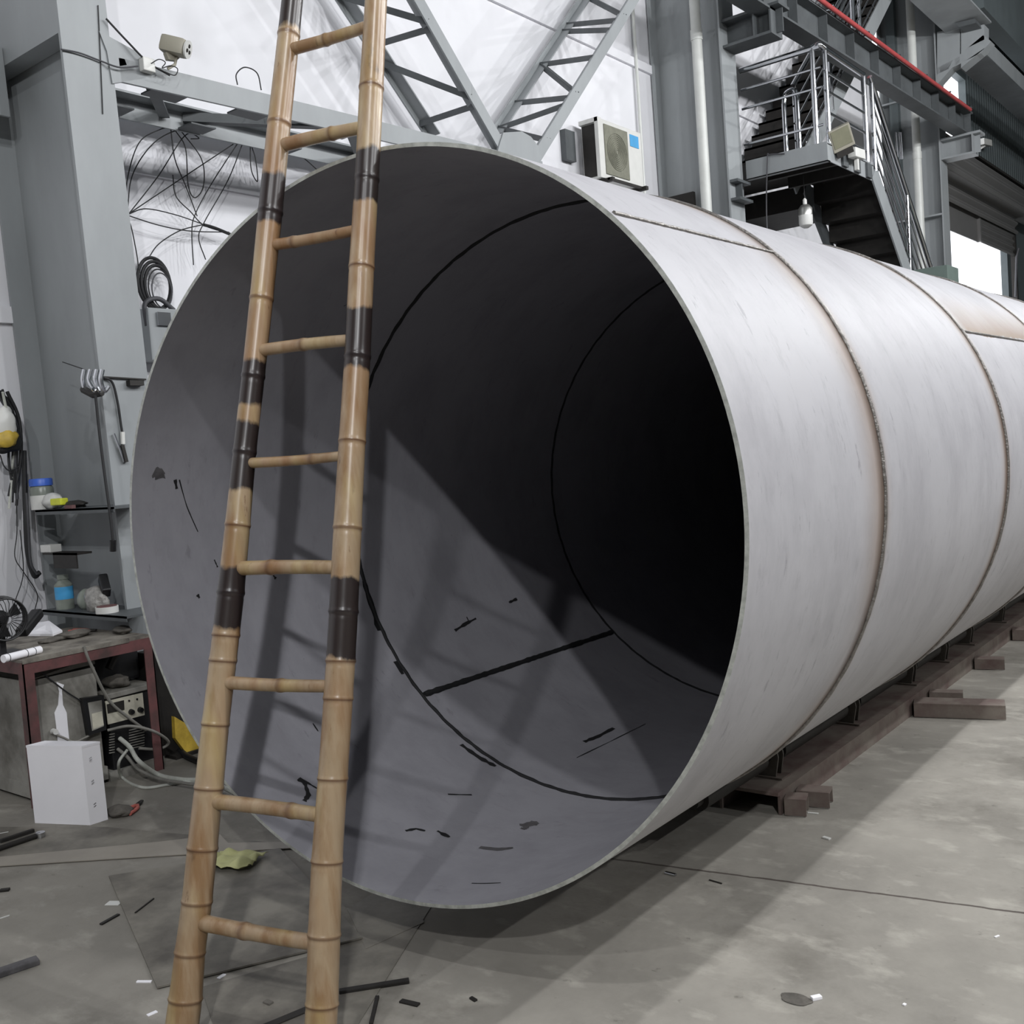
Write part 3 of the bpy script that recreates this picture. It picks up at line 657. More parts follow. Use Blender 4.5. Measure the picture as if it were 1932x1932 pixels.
def sleeper(a, b, h, w, label):
    a = Vector(a); b = Vector(b); d = (b - a).normalized(); s = Vector((-d.y, d.x, 0)) * w / 2; z = Vector((0, 0, h))
    mb = MB(); t = 0.008
    mb.bar(a + Vector((0, 0, h - t/2)), b + Vector((0, 0, h - t/2)), w, t)
    mb.bar(a + s*0.93 + Vector((0, 0, h/2)), b + s*0.93 + Vector((0, 0, h/2)), t, h - t)
    mb.bar(a - s*0.93 + Vector((0, 0, h/2)), b - s*0.93 + Vector((0, 0, h/2)), t, h - t)
    o = mb.out('channel_offcut', M_rust); tag(o, label, 'steel offcut')
sleeper((0.49, 1.80, 0), (0.575, 1.825, 0), 0.075, 0.09, 'short channel end sticking out at the near tip of the rail')
sleeper((0.49, 1.93, 0), (0.625, 1.96, 0), 0.07, 0.09, 'short channel end just behind the near tip of the rail')
sleeper((0.49, 3.52, 0), (0.93, 3.64, 0), 0.08, 0.14, 'long C-channel offcut poking out from under the rail onto the floor')
sleeper((0.49, 3.80, 0), (0.66, 3.84, 0), 0.07, 0.08, 'small offcut lying behind the long C-channel by the rail')
sleeper((0.49, 4.75, 0), (0.66, 4.79, 0), 0.07, 0.10, 'dark channel stub at the middle of the rail')
sleeper((0.49, 5.75, 0), (0.72, 5.80, 0), 0.08, 0.12, 'dark channel stub at the far part of the rail near the right edge')

# ---------------------------------------------------------------- bamboo ladder
M_bam = material('bamboo', srgb(164, 143, 116), 0.32, var=0.12, scale=5, stretch=(3, 3, 0.5), spec=0.55)
v, s_ = xyz(M_bam)
mixin(M_bam, srgb(128, 96, 62), mnode(M_bam, 'MULTIPLY', ramp(M_bam, noisenode(M_bam, v, 16, 6, (1, 1, 0.12)), 0.42, 0.62), 0.8))
mixin(M_bam, srgb(140, 100, 66), mnode(M_bam, 'MULTIPLY', ramp(M_bam, noisenode(M_bam, v, 3.2, 4, (1, 1, 0.6)), 0.48, 0.66), 0.5))
mixin(M_bam, srgb(182, 164, 112), mnode(M_bam, 'MULTIPLY', ramp(M_bam, noisenode(M_bam, v, 5, 3, (1.5, 1.5, 0.3)), 0.52, 0.68), 0.45))
mixin(M_bam, srgb(96, 66, 44), mnode(M_bam, 'MULTIPLY', ramp(M_bam, noisenode(M_bam, v, 30, 6, (1, 1, 0.3)), 0.66, 0.72), 0.7))
an = M_bam.node_tree.nodes.new('ShaderNodeAttribute'); an.attribute_name = 'node'
mixin(M_bam, srgb(92, 62, 42), mnode(M_bam, 'MULTIPLY', an.outputs['Fac'], 0.85))
at_ = M_bam.node_tree.nodes.new('ShaderNodeAttribute'); at_.attribute_name = 'char'
cn = mnode(M_bam, 'ADD', at_.outputs['Fac'], mnode(M_bam, 'MULTIPLY', mnode(M_bam, 'SUBTRACT', noisenode(M_bam, v, 14, 5, (1, 1, 0.4)), 0.5), 1.7))
mixin(M_bam, srgb(34, 28, 30), mnode(M_bam, 'MULTIPLY', ramp(M_bam, cn, 0.30, 0.62), 0.97))
LA = Vector((0.13696966, -0.02979767, 2.54170074)); LB = Vector((0.27778815, -0.58212022, 0.17909164))
le = Vector((-math.cos(math.radians(13)), -math.sin(math.radians(13)), 0)); ln = (LB - LA).cross(le).normalized()
def lp(x, y):
    r = ray(x, y); t = (LA - CW).dot(ln) / r.dot(ln); return CW + r*t, t
ladder = thing('bamboo_ladder', 'tall bamboo ladder leaning on the pipe mouth, scorched black in places', 'ladder', (0.1, -0.65, 0))
def stile(edges, nodes, chars, soft, label):
    ctl = [(y, (a+b)/2, b-a) for y, a, b in edges]
    def ev(y):
        for k in range(len(ctl)-1):
            if ctl[k][0] <= y <= ctl[k+1][0] or k == len(ctl)-2:
                f = (y - ctl[k][0]) / (ctl[k+1][0] - ctl[k][0]); return ctl[k][1]*(1-f) + ctl[k+1][1]*f, ctl[k][2]*(1-f) + ctl[k+1][2]*f
        return ctl[-1][1:]
    # image height -> arclength samples, prolonged above and to the floor
    rows = []; y = 0.0
    while y <= 1932:
        x, wd = ev(y); p, t = lp(x, y); rows.append((p, wd/2*t/FP*0.985, y)); y += 3
    top, tr = rows[0][0], rows[0][1]; dtop = (rows[0][0] - rows[25][0]).normalized()
    up = [(top + dtop*s*0.02, tr*(1 - s*0.0015), -s*11.0) for s in range(45, 0, -1)]
    bot, br = rows[-1][0], rows[-1][1]; db = (rows[-1][0] - rows[-60][0]).normalized(); L = bot.z / -db.z
    dn = [(bot + db*L*s/12, br, 1932 + L*s/12*690) for s in range(1, 13)]
    rows = up + rows + dn
    nodes = [-430, -240] + nodes
    n = 28; bm = bmesh.new(); lc = []; ln_ = []; R = []
    u0 = (Vector((1, 0, 0)) - dtop * dtop.x).normalized(); v0 = dtop.cross(u0)
    ph = random.random()*6
    for p, r, y in rows:
        k = min((abs(y - q), y - q) for q in nodes); d = k[0]
        bump = 1 + 0.05*math.exp(-(d/3.2)**2) + 0.022*math.exp(-(d/13.0)**2) - (0.03*math.exp(-((k[1]-7)/4.5)**2))
        c = 0
        for a, b in chars: c = max(c, min(1, max(0, (y - a)/soft + 0.5), ) * min(1, max(0, (b - y)/soft + 0.5)))
        w1 = Vector((math.sin(y*0.008 + ph), math.cos(y*0.011 + ph), 0))*0.0012
        R.append([bm.verts.new(p + w1 + (u0*math.cos(2*math.pi*j/n) + v0*math.sin(2*math.pi*j/n))*r*bump*(1+0.01*math.sin(3*2*math.pi*j/n+ph))) for j in range(n)])
        lc += [c]*n; ln_ += [1.15*math.exp(-((k[1]-1.5)/2.2)**2)]*n
    for A, B in zip(R[:-1], R[1:]):
        for j in range(n): bm.faces.new((A[j], A[(j+1)%n], B[(j+1)%n], B[j]))
    bm.faces.new(R[0][::-1]); bm.faces.new(R[-1])
    bm.verts.index_update()
    o = finish('stile', bm, M_bam, ladder, True, 50)
    for nm, vals in (('char', lc), ('node', ln_)):
        a = o.data.attributes.new(nm, 'FLOAT', 'POINT'); a.data.foreach_set('value', vals)
    o['label'] = label; return o
LED = [(0, 531.4, 571.5), (234, 504, 548), (401, 487, 533), (564, 471, 515), (710, 455.6, 499), (853, 440, 483.5), (991, 425, 472), (1118, 409, 460), (1246, 394, 445), (1366, 380.6, 432), (1486, 368, 422), (1600, 354, 411), (1701, 343, 399.6), (1797, 328.6, 385.6), (1884, 317.5, 380), (1932, 311, 374.5)]
RED = [(0, 688.6, 730.8), (166, 677, 723), (339, 668.6, 714.7), (505, 658, 706), (673, 649, 699), (833, 639, 690), (996, 629, 683), (1154, 619.6, 675), (1318, 609, 665), (1469, 600, 656.5), (1625, 588, 647.5), (1764, 580, 642), (1895, 575, 637), (1932, 573, 635)]
stile(LED, [66, 234, 401, 564, 710, 853, 991, 1118, 1198, 1246, 1366, 1486, 1600, 1701, 1797, 1884], [(-150, 56), (334, 424), (685, 765), (800, 925), (1072, 1186)], 26, 'scorched left bamboo stile')
stile(RED, [-10, 166, 339, 505, 673, 833, 996, 1154, 1247, 1318, 1469, 1625, 1764, 1895], [(288, 386), (582, 698), (1094, 1243)], 24, 'scorched right bamboo stile')
RL = [(558.6, 90.6, 685.5, 51.8, 22), (535, 274, 675, 243, 25), (509.4, 463, 665, 435, 21), (494, 661, 652, 643, 23), (470.6, 873.5, 639, 860.5, 19.5), (448.7, 1072.6, 630, 1071, 27), (428, 1287.5, 610.5, 1294, 24.5), (401.6, 1512, 595.7, 1537, 28), (379.6, 1740, 580, 1776, 30)]
for i, (xa, ya, xb, yb, wd) in enumerate(RL):
    pa, ta = lp(xa, ya); pb_, tb = lp(xb, yb); d = (pb_ - pa).normalized(); r = wd/2*ta/FP
    a = pa - d*0.012; b = pb_ + d*0.03; n = 60; L = (b - a).length
    kn = 0.28 + 0.5*((i*0.37 + 0.3) % 1)
    pts = [a.lerp(b, j/n) for j in range(n+1)]
    rs = [r*(1.03 - 0.10*j/n)*(1 + 0.13*math.exp(-((j/n - kn)/0.03)**2)) for j in range(n+1)]
    pts = [p + Vector((0, 0, 0.003*math.sin(j/n*math.pi)))*(1 if i % 2 else -1) for j, p in enumerate(pts)]
    mb = MB(); mb.tube(pts, r, 18, rs=rs); o = mb.out('rung', M_bam, ladder, True, 50)
    vals = []; 
    for j in range(n+1): vals += [0.8*math.exp(-((j/n - kn)/0.022)**2)]*18
    at2 = o.data.attributes.new('node', 'FLOAT', 'POINT'); at2.data.foreach_set('value', vals[:len(o.data.vertices)])
    ch = o.data.attributes.new('char', 'FLOAT', 'POINT'); ch.data.foreach_set('value', [0.0]*len(o.data.vertices))
# ---------------------------------------------------------------- work bench and machines
bench = thing('work_bench', 'low maroon angle-iron work bench with a grimy top beside the column', 'bench', (-2.95, 0.55, 0))
bx0, bx1, by0, by1, bz = -3.09, -2.75, 0.18, 0.90, 0.74
MB().box((-3.6, -0.35, bz - 0.0), (-3.09, 0.90, bz + 0.012)).box((bx0, by0, bz), (bx1, by1, bz + 0.012)).out('top_plate', M_bench, bench)
MB().box((bx1 - 0.006, by0, bz - 0.06), (bx1, by1, bz)).box((bx0 - 0.5, by0, bz - 0.06), (bx1, by0 + 0.006, bz)).out('apron', M_maroon, bench)
MB().box((bx1 - 0.002, by0, bz - 0.005), (bx1 + 0.004, by0 + 0.58, bz + 0.018)).out('worn_edge_strip', M_bench, bench)
for y in (by0, by1 - 0.055):
    MB().box((bx1 - 0.006, y, 0), (bx1, y + 0.055, bz - 0.06)).box((bx1 - 0.055, y if y == by0 else y + 0.049, 0), (bx1, (y if y == by0 else y + 0.049) + 0.006, bz - 0.06)).out('leg', M_maroon, bench)
for y in (by0, by1 - 0.055): MB().box((-3.6, y, 0), (-3.56, y + 0.05, bz)).out('leg', M_maroon, bench)
MB().box((-3.4, by0 + 0.03, 0.415), (bx1 - 0.03, by1, 0.43)).out('lower_tray', M_bench, bench)
bpy.data.objects.remove([c for c in bench.children if c.name.startswith('lower_tray')][0])
# tall dusty welding cabinet
w1 = thing('welding_machine', 'large dusty grey welding cabinet with a peeled white streak, under the bench', 'machine', (-3.1, 0.4, 0))
MB().box((-3.55, 0.235, 0.03), (-2.83, 0.60, 0.63), bev=0.006).out('casing', M_cab, w1)
MB().box((-3.55, 0.225, 0.02), (-2.82, 0.61, 0.09)).out('base_skid', M_cab, w1)
MB().prism([(-2.829, 0.24, 0.635), (-2.829, 0.55, 0.675), (-2.829, 0.60, 0.66), (-2.829, 0.60, 0.645)], (-0.5, 0, 0)).out('bent_lid', M_cab, w1)
st = [at(x, y, 0, -2.826) for x, y in ((107, 1287), (121, 1292), (117, 1303), (119, 1330), (126, 1345), (128, 1370), (132, 1407), (110, 1407), (106, 1368), (103, 1345), (110, 1330), (112, 1305))]
MB().prism(st, (-0.004, 0, 0)).out('peeled_streak', M_white, w1)
k1 = at(100, 1380, 0, -2.82)
MB().lathe(k1, [(0.016, 0), (0.014, 0.03)], 14, (1, 0, 0)).out('knob', M_whitep, w1, True)
# small inverter welder with ivory control panel
w2 = thing('inverter_welder', 'small dark inverter welder with ivory panel and two knobs, under the bench', 'machine', (-3.0, 0.78, 0))
ix = -2.84
MB().box((-3.4, 0.655, 0.03), (ix, 0.93, 0.44), bev=0.008).out('casing', M_blackp, w2)
MB().box((-3.42, 0.645, 0.44), (ix + 0.015, 0.94, 0.47), bev=0.006).out('lid', M_cab, w2)
MB().box((-3.42, 0.62, 0.0), (ix + 0.02, 0.95, 0.05)).out('base_tray', M_cab, w2)
pn = [at(x, y, 0, ix + 0.004) for x, y in ((198, 1323), (269, 1307), (273, 1349), (204, 1367))]
cpn = MB().prism(pn, (-0.006, 0, 0)).out('control_panel', M_panel, w2)
pn = [at(x, y, 0, ix + 0.007) for x, y in ((202, 1329), (234, 1321), (235, 1339), (204, 1346))]
MB().prism(pn, (-0.004, 0, 0)).out('display', M_black, cpn)
for x, y in ((247, 1343), (264, 1339)):
    k = at(x, y, 0, ix + 0.004); MB().lathe(k, [(0.016, 0), (0.013, 0.02)], 16, (1, 0, 0)).out('knob', M_blackp, cpn, True)
for x, y in ((243, 1322), (258, 1319)):
    k = at(x, y, 0, ix + 0.004); MB().lathe(k, [(0.005, 0), (0.005, 0.006)], 10, (1, 0, 0)).out('indicator', M_blackp, cpn, True)
mb = MB()
for k in range(8):
    p = at(206, 1386 + k*5, 0, ix); q = at(216, 1384 + k*5, 0, ix); mb.bar(p, q, 0.006, 0.005)
    p = at(243, 1378 + k*5, 0, ix); q = at(272, 1371 + k*5, 0, ix); mb.bar(p, q, 0.006, 0.005)
mb.out('vent_slats', M_cab, w2)
for x, y in ((222, 1392), (222, 1412)):
    k = at(x, y, 0, ix); MB().lathe(k, [(0.018, 0), (0.018, 0.02), (0.012, 0.035)], 14, (1, 0, 0)).out('socket', M_blackp, w2, True)
# framed meter hanging in front of the cabinet
c = [at(x, y, 0, -2.79) for x, y in ((156, 1318), (196, 1312), (201, 1377), (168, 1388))]
mt = thing('voltage_meter', 'small framed meter hanging between the two welding machines', 'meter', c[0])
mfr = MB().prism(c, (-0.035, 0, 0)).out('frame', M_blackp, mt)
c2_ = [at(x, y, 0, -2.787) for x, y in ((166, 1326), (192, 1321), (196, 1370), (174, 1379))]
MB().prism(c2_, (-0.004, 0, 0)).out('window', M_cab, mfr)
c3_ = [at(x, y, 0, -2.785) for x, y in ((173, 1347), (192, 1342), (196, 1368), (176, 1376))]
MB().prism(c3_, (-0.003, 0, 0)).out('dial', M_panel, mfr)
# stand / lumps on top of the inverter
def blob(name, c, rx, ry, rz, mat, label, cat, seed=1, amp=0.35, parent=None):
    bm = bmesh.new(); bmesh.ops.create_icosphere(bm, subdivisions=3, radius=1)
    for v in bm.verts:
        k = 1 + amp*noise.noise(v.co*1.7 + Vector((seed*3.1, seed, 0)))
        v.co = Vector((v.co.x*rx*k, v.co.y*ry*k, max(-0.75, v.co.z)*rz*k)) + Vector(c)
    o = finish(name, bm, mat, parent, True)
    if label: tag(o, label, cat)
    return o
blob('grimy_rag', (-2.95, 0.78, 0.50), 0.08, 0.07, 0.035, M_dust, 'grimy rag heaped on the inverter welder', 'rag', 3)
o = MB().tube(spline([at(205, 1262, 0, -2.95), at(215, 1240, 0, -2.95), at(222, 1228, 0, -2.95)], 4), 0.022, 8).out('hammer', M_black, None, True); tag(o, 'dark tool handle leaning under the bench top, above the inverter', 'tool')
# white carton
cb_ = thing('white_carton', 'plain white cardboard box standing open-side down in front of the bench', 'box', (-2.4, 0.15, 0))
f0 = at(66, 1553, 2, 0); f1 = at(170, 1557, 2, 0); f2 = at(204, 1546, 2, 0); f3 = f0 + (f2 - f1)
Hh = 0.375
bot = [f0, f1, f2, f3]; top = [p + Vector((-0.01, 0.0, Hh)) for p in bot]
ctr = sum(top, Vector())/4
mb = MB(); mb.loft([bot, top]); mb.out('body', M_white, cb_)
lip = [ctr + (p - ctr)*1.012 + Vector((0, 0, 0.0)) for p in top]
mb = MB(); mb.loft([[p + Vector((0, 0, -0.008)) for p in lip], [p + Vector((0, 0, 0.003)) for p in lip]]); mb.out('lid', M_white, cb_)
mb = MB(); e1 = f2 - f1
for u, z in ((0.30, 0.30), (0.30, 0.19), (0.30, 0.08)):
    p = f1 + e1*u + Vector((0.001, -0.001, z)); 
    for dz in (0, 0.012): mb.bar(p + Vector((0, 0, dz)), p + e1*0.14 + Vector((0.0, 0, dz + 0.006)), 0.0014, 0.0014)
mb.out('pencil_marks', M_wirel, cb_)

# hoses from the welders
def hose(pix, z, r, mat, label, plane=None):
    P = []
    for q in pix:
        if len(q) == 3: P.append(at(q[0], q[1], 0, q[2]))
        else: P.append(at(q[0], q[1], 2, z))
    o = MB().tube(spline(P, 8), r, 10).out('hose', mat, None, True); tag(o, label, 'hose'); return o
hose([(226, 1393, -2.80), (245, 1410, -2.72), (262, 1436, -2.62), (300, 1462), (345, 1471), (395, 1474), (450, 1500)], 0.014, 0.012, M_hose, 'thick pale hose from the inverter welder along the floor to the pipe')
hose([(222, 1413, -2.80), (240, 1428, -2.74), (262, 1452, -2.66), (302, 1470), (350, 1478), (400, 1486), (455, 1512)], 0.04, 0.009, M_hosed, 'thin grey hose beside the thick pale hose on the floor')
hose([(240, 1415, -2.74), (224, 1440, -2.72), (232, 1468), (270, 1486), (320, 1480), (368, 1474), (420, 1480)], 0.008, 0.008, M_hose, 'pale looped hose lying nearest the white box')
hose([(203, 1378, -2.80), (245, 1370, -2.74), (290, 1380, -2.70), (318, 1400, -2.74), (300, 1413, -2.78), (262, 1412, -2.80)], 0, 0.008, M_hosed, 'blue-grey looped hose in front of the inverter vents')
hose([(158, 1220, -2.74), (172, 1255, -2.735), (205, 1320, -2.76), (240, 1352, -2.76), (275, 1378, -2.76)], 0, 0.008, M_hosed, 'thin grey cable hanging from the bench edge across the inverter panel')
hose([(75, 1265, -2.80), (95, 1282, -2.80), (125, 1305, -2.80), (152, 1322, -2.80)], 0, 0.004, M_wire, 'thin black wire across the big welding cabinet')
hose([(98, 1383, -2.80), (120, 1392, -2.80), (140, 1400, -2.80), (158, 1393, -2.80), (168, 1388, -2.80)], 0, 0.006, M_cab, 'short dusty wire between cabinet knob and meter')
hose([(330, 1405), (350, 1425), (380, 1440), (420, 1470)], 0.02, 0.018, M_wire, 'thick black hose on the floor beside the yellow plate')

# yellow plate piece behind the pipe edge
yp = [at(x, y, 0, -2.86) for x, y in ((329, 1352), (352, 1366), (384, 1422), (352, 1421), (331, 1393))]
r = thing('yellow_plate', 'yellow painted steel piece behind the left edge of the pipe', 'plate', (-2.86, yp[0].y, 0))
MB().prism(yp, (-0.03, 0, 0)).out('plate', M_yellow, r)
MB().box((-2.95, yp[4].y - 0.02, 0), (-2.84, yp[2].y + 0.1, max(0.02, yp[3].z))).out('base', M_black, r)
o = MB().box((-3.06, 0.97, 0), (-2.94, 1.30, 0.62), bev=0.01).out('dark_backing_box', M_black); tag(o, 'black box added behind the right bench leg to keep the gap dark', 'box')  # added block, darkens the gap right of the bench leg
o = MB().box((-3.09, 0.60, 0.48), (-3.0, 0.96, 0.73), bev=0.02).out('dark_backing', M_blackp); tag(o, 'black backing block added under the bench top to keep the background dark', 'bag')  # added block, covers the bright flange so the under-bench background stays dark

# ---------------------------------------------------------------- items on the bench
BT = bz + 0.012
def bpt(x, y, z=BT): return at(x, y, 2, z)
fan = thing('desk_fan', 'black desk fan at the left edge of the bench, partly out of view', 'fan', (-3.05, 0.15, BT))
fc = at(2, 1168, 0, -3.0); fr_ = 0.115
for k in range(3): MB().tube([fc + Vector((0.03*k, fr_*(1-0.04*k)*math.cos(t*math.pi/16), fr_*(1-0.04*k)*math.sin(t*math.pi/16))) for t in range(32)], 0.005, 8, closed=True).out('guard_ring', M_blackp, fan, True)
mb = MB()
for k in range(24):
    a = k*math.pi/12; mb.tube([fc + Vector((0.07, 0.02*math.cos(a), 0.02*math.sin(a))), fc + Vector((0.06, fr_*0.7*math.cos(a), fr_*0.7*math.sin(a))), fc + Vector((0.02, fr_*math.cos(a), fr_*math.sin(a)))], 0.002, 5)
mb.out('guard_wires', M_blackp, fan, True)
for k in range(3):
    a = k*2.094 + 0.5
    MB().prism([fc + Vector((0.02, rr*math.cos(a+da), rr*math.sin(a+da))) for rr, da in ((0.02, -0.3), (0.095, -0.35), (0.10, 0.35), (0.02, 0.4))], (0.004, 0, 0)).out('blade', M_blackp, fan)
MB().lathe(fc + Vector((-0.06, 0, 0)), [(0.04, 0), (0.045, 0.05), (0.02, 0.09)], 16, (1, 0, 0)).out('motor', M_blackp, fan, True)
MB().bar(fc + Vector((-0.02, 0, 0)), (fc.x - 0.02, fc.y, BT), 0.03, 0.03).box((fc.x - 0.1, fc.y - 0.08, BT), (fc.x + 0.06, fc.y + 0.08, BT + 0.02)).out('stand', M_blackp, fan)
o = MB().bar(at(40, 1195, 0, -3.05), at(72, 1155, 0, -3.15), 0.06, 0.05, bev=0.012).out('black_glove', M_blackp); tag(o, 'black tool case end leaning beside the desk fan', 'case')
pts = [bpt(x, y, BT + h) for x, y, h in ((46, 1200, 0), (62, 1180, 0.03), (93, 1175, 0.055), (118, 1193, 0.01), (100, 1200, 0.0))]
mb = MB(); mb.loft([pts, [p + Vector((0, 0, 0.012)) for p in pts]]); o = mb.out('white_envelope', M_white); tag(o, 'folded white paper packet on the bench top', 'paper')
a = at(4, 1222, 0, -2.80); b = at(74, 1212, 0, -2.86)
a.z = BT + 0.021; b.z = BT + 0.021
r = thing('paper_roll', 'white glossy roll lying on the front edge of the bench', 'roll', a)
MB().tube([a, b], 0.02, 16).out('roll', M_white, r, True); 
mb = MB()
for f in (0.12, 0.6, 0.82):
    p = a.lerp(b, f); mb.tube([p - (b-a).normalized()*0.002, p + (b-a).normalized()*0.002], 0.0206, 16)
mb.out('band', M_wirel, r, True)
blob('grimy_glove', bpt(140, 1196, BT + 0.02), 0.06, 0.10, 0.022, M_dust, 'grey grimy work glove heaped on the bench', 'glove', 5)
blob('grimy_glove', bpt(100, 1207, BT + 0.012), 0.03, 0.09, 0.014, M_dust, 'flat grey rag between the roll and the glove on the bench', 'rag', 8)
def pliers(c, ang, label, s=1.0):
    r = thing('pliers', label, 'pliers', c)
    M_ = Matrix.Translation(c) @ Matrix.Rotation(ang, 4, 'Z')
    tr = lambda pts: [M_ @ Vector(p) for p in pts]
    for sg in (1, -1):
        MB().tube(tr(spline([(0, 0.005*sg, 0.012), (-0.04*s, 0.022*sg, 0.012), (-0.11*s, 0.018*sg, 0.012)], 5)), 0.009, 8).out('grip', M_pink, r, True)
        MB().tube(tr([(0, 0.004*sg, 0.012), (0.03*s, 0.007*sg, 0.012), (0.06*s, 0.003*sg, 0.012)]), 0.006, 8).out('jaw', M_black, r, True)
pliers(bpt(165, 1193, BT), 0.4, 'red-handled pliers on the bench top beside the grimy glove')
blob('grimy_rag', (-2.98, 0.86, BT + 0.02), 0.07, 0.05, 0.022, M_dust, 'dark rag at the right end of the bench top', 'rag', 11)

# ---------------------------------------------------------------- shelves in the column recess
SY0, SY1 = 0.80, 1.07
def shelf(xa, ya, xb, yb, label, th=0.012, depth=SY0):
    a = at(xa, ya, 1, depth); b = at(xb, yb, 1, depth); z = (a.z + b.z)/2
    o = MB().box((a.x, depth, z - th), (b.x, SY1, z)).box((a.x, depth - 0.0, z - 0.03), (b.x, depth + 0.004, z)).out('recess_shelf', M_paintd); tag(o, label, 'shelf')
    return a.x, b.x, z
ux0, ux1, uz = shelf(66, 962, 214, 957, 'upper steel shelf in the column recess holding a blue-lidded jar')
lx0, lx1, lz = shelf(80, 1152, 238, 1162, 'lower steel shelf in the column recess holding a blue-labelled bottle')
sh_o, sw_o = at(80, 1043, 1, SY0), at(142, 1040, 1, SY0)
mz = sh_o.z; MSY = SY0 + 0.10
o = MB().box((sh_o.x, SY0, mz - 0.012), (sw_o.x, MSY, mz)).box((sh_o.x + 0.12, SY0, mz - 0.09), (sw_o.x, SY0 + 0.01, mz)).out('recess_shelf', M_black); tag(o, 'tiny black shelf between the two long shelves in the column recess', 'shelf')
c = at(95, 1040, 1, SY0 + 0.04); o = MB().box((c.x - 0.06, SY0 + 0.01, mz), (c.x + 0.06, SY0 + 0.08, mz + 0.045), bev=0.004).out('small_carton', M_whitep); tag(o, 'small white box on the tiny black shelf', 'box')
# jar with blue lid
jc = at(85, 960, 1, SY0 + 0.10); jr = 0.068
j = thing('plastic_jar', 'white plastic jar with a blue screw lid on the upper shelf', 'jar', (jc.x, SY0 + 0.09, uz))
J = (jc.x, SY0 + 0.09, uz)
MB().lathe(J, [(jr, 0), (jr, 0.085)], 22).out('body', M_whitep, j, True)
MB().lathe(J, [(jr, 0.085), (jr, 0.125), (jr*0.86, 0.142)], 22).out('shoulder', M_clear, j, True)
MB().lathe(J, [(jr*0.98, 0.142), (jr*0.98, 0.178), (jr*0.9, 0.186)], 22).out('lid', M_blue, j, True)
b_ = J[0] + 0.14
blob('plastic_bag', (b_, SY0 + 0.08, uz + 0.04), 0.09, 0.05, 0.05, M_whitep, 'crumpled white bag beside the jar on the upper shelf', 'bag', 4)
o = MB().box((b_ + 0.10, SY0 + 0.01, uz + 0.022), (b_ + 0.22, SY0 + 0.06, uz + 0.062), bev=0.008).out('lime_packet', M_lime); tag(o, 'bright yellow-green packet on the upper shelf', 'packet')
blob('dark_scrap', (b_ + 0.26, SY0 + 0.08, uz + 0.02), 0.10, 0.05, 0.022, M_black, 'dark scraps on the upper shelf right of the yellow packet', 'scrap', 6)
o = MB().box((b_ + 0.27, SY0 + 0.005, uz), (b_ + 0.35, SY0 + 0.03, uz + 0.02)).out('red_scrap', M_maroon); tag(o, 'dull red scrap at the front of the upper shelf', 'scrap')
# bottle
bc = at(118, 1150, 1, SY0 + 0.06); B_ = (bc.x, SY0 + 0.08, lz); br = 0.052
j = thing('plastic_bottle', 'cloudy plastic bottle with a blue label on the lower shelf', 'bottle', B_)
MB().lathe(B_, [(br, 0), (br, 0.145), (br*0.55, 0.17), (br*0.5, 0.178)], 22).out('body', M_clear, j, True)
MB().lathe(B_, [(br*0.62, 0.178), (br*0.62, 0.205)], 18).out('cap', M_clear, j, True)
MB().lathe(B_, [(br*1.015, 0.06), (br*1.015, 0.135)], 22).out('label', M_label, j, True)
blob('plastic_bag', (bc.x + 0.34, SY0 + 0.09, lz + 0.06), 0.10, 0.06, 0.085, M_bag, 'cloudy crumpled plastic bag on the lower shelf', 'bag', 9)
blob('clear_jar', (bc.x + 0.17, SY0 + 0.12, lz + 0.05), 0.05, 0.05, 0.07, M_clear, 'dim clear jar between bottle and bag on the lower shelf', 'jar', 2, 0.1)
o = MB().bar((bc.x + 0.36, SY0 + 0.13, lz + 0.19), (bc.x + 0.44, SY0 + 0.10, lz + 0.10), 0.05, 0.07, bev=0.01).out('black_glove', M_blackp); tag(o, 'black glove tip sticking out behind the plastic bag', 'glove')
T_ = (bc.x + 0.50, SY0 + 0.06, lz)
j = thing('tape_roll', 'roll of white tape with a reddish core side on the lower shelf', 'tape', T_)
MB().lathe(T_, [(0.062, 0), (0.062, 0.036)], 24).out('tape', M_whitep, j, True); MB().lathe(T_, [(0.055, 0.036), (0.055, 0.040)], 24).out('core', M_maroon, j, True)

# hook with clamps on the column corner and its cables
hc = at(175, 715, 1, 0.90)
h = thing('clamp_cluster', 'cluster of steel clamps hanging on the column corner', 'clamps', hc)
for k, (dx, dy) in enumerate(((-16, 0), (-4, 6), (8, 3), (18, 0))):
    P = [at(175 + dx, 698, 1, 0.88 - 0.02*k), at(172 + dx, 718, 1, 0.86 - 0.02*k), at(178 + dx + dy, 738, 1, 0.87 - 0.02*k), at(186 + dx, 730, 1, 0.9 - 0.02*k)]
    MB().tube(spline(P, 6), 0.013, 8).out('clamp', M_chrome, h, True)
MB().tube([at(158, 735, 1, 0.87), at(175, 744, 1, 0.85), at(192, 740, 1, 0.87)], 0.022, 8).out('clamp_body', M_black, h, True)
MB().tube([at(118, 683, 1, 0.9), at(162, 698, 1, 0.9)], 0.003, 6).out('wire_tail', M_wire, h, True)
def cable(pix, ax, val, r, mat, label, cat='cable', n=8):
    P = [at(x, y, ax, (val if len(q) == 0 else q[0])) for x, y, *q in pix]
    o = MB().tube(spline(P, n), r, 8).out('cable', mat, None, True); tag(o, label, cat); return o
cable([(180, 745), (188, 820), (198, 900), (207, 965), (212, 1010), (214, 1040)], 1, 0.79, 0.008, M_wire, 'black cable hanging down past the column shelves')
o = MB().tube([at(213, 1020, 1, 0.785), at(213, 1040, 1, 0.785)], 0.018, 10).out('cable_connector', M_blackp, None, True); tag(o, 'black connector at the lower end of the hanging cable', 'connector')
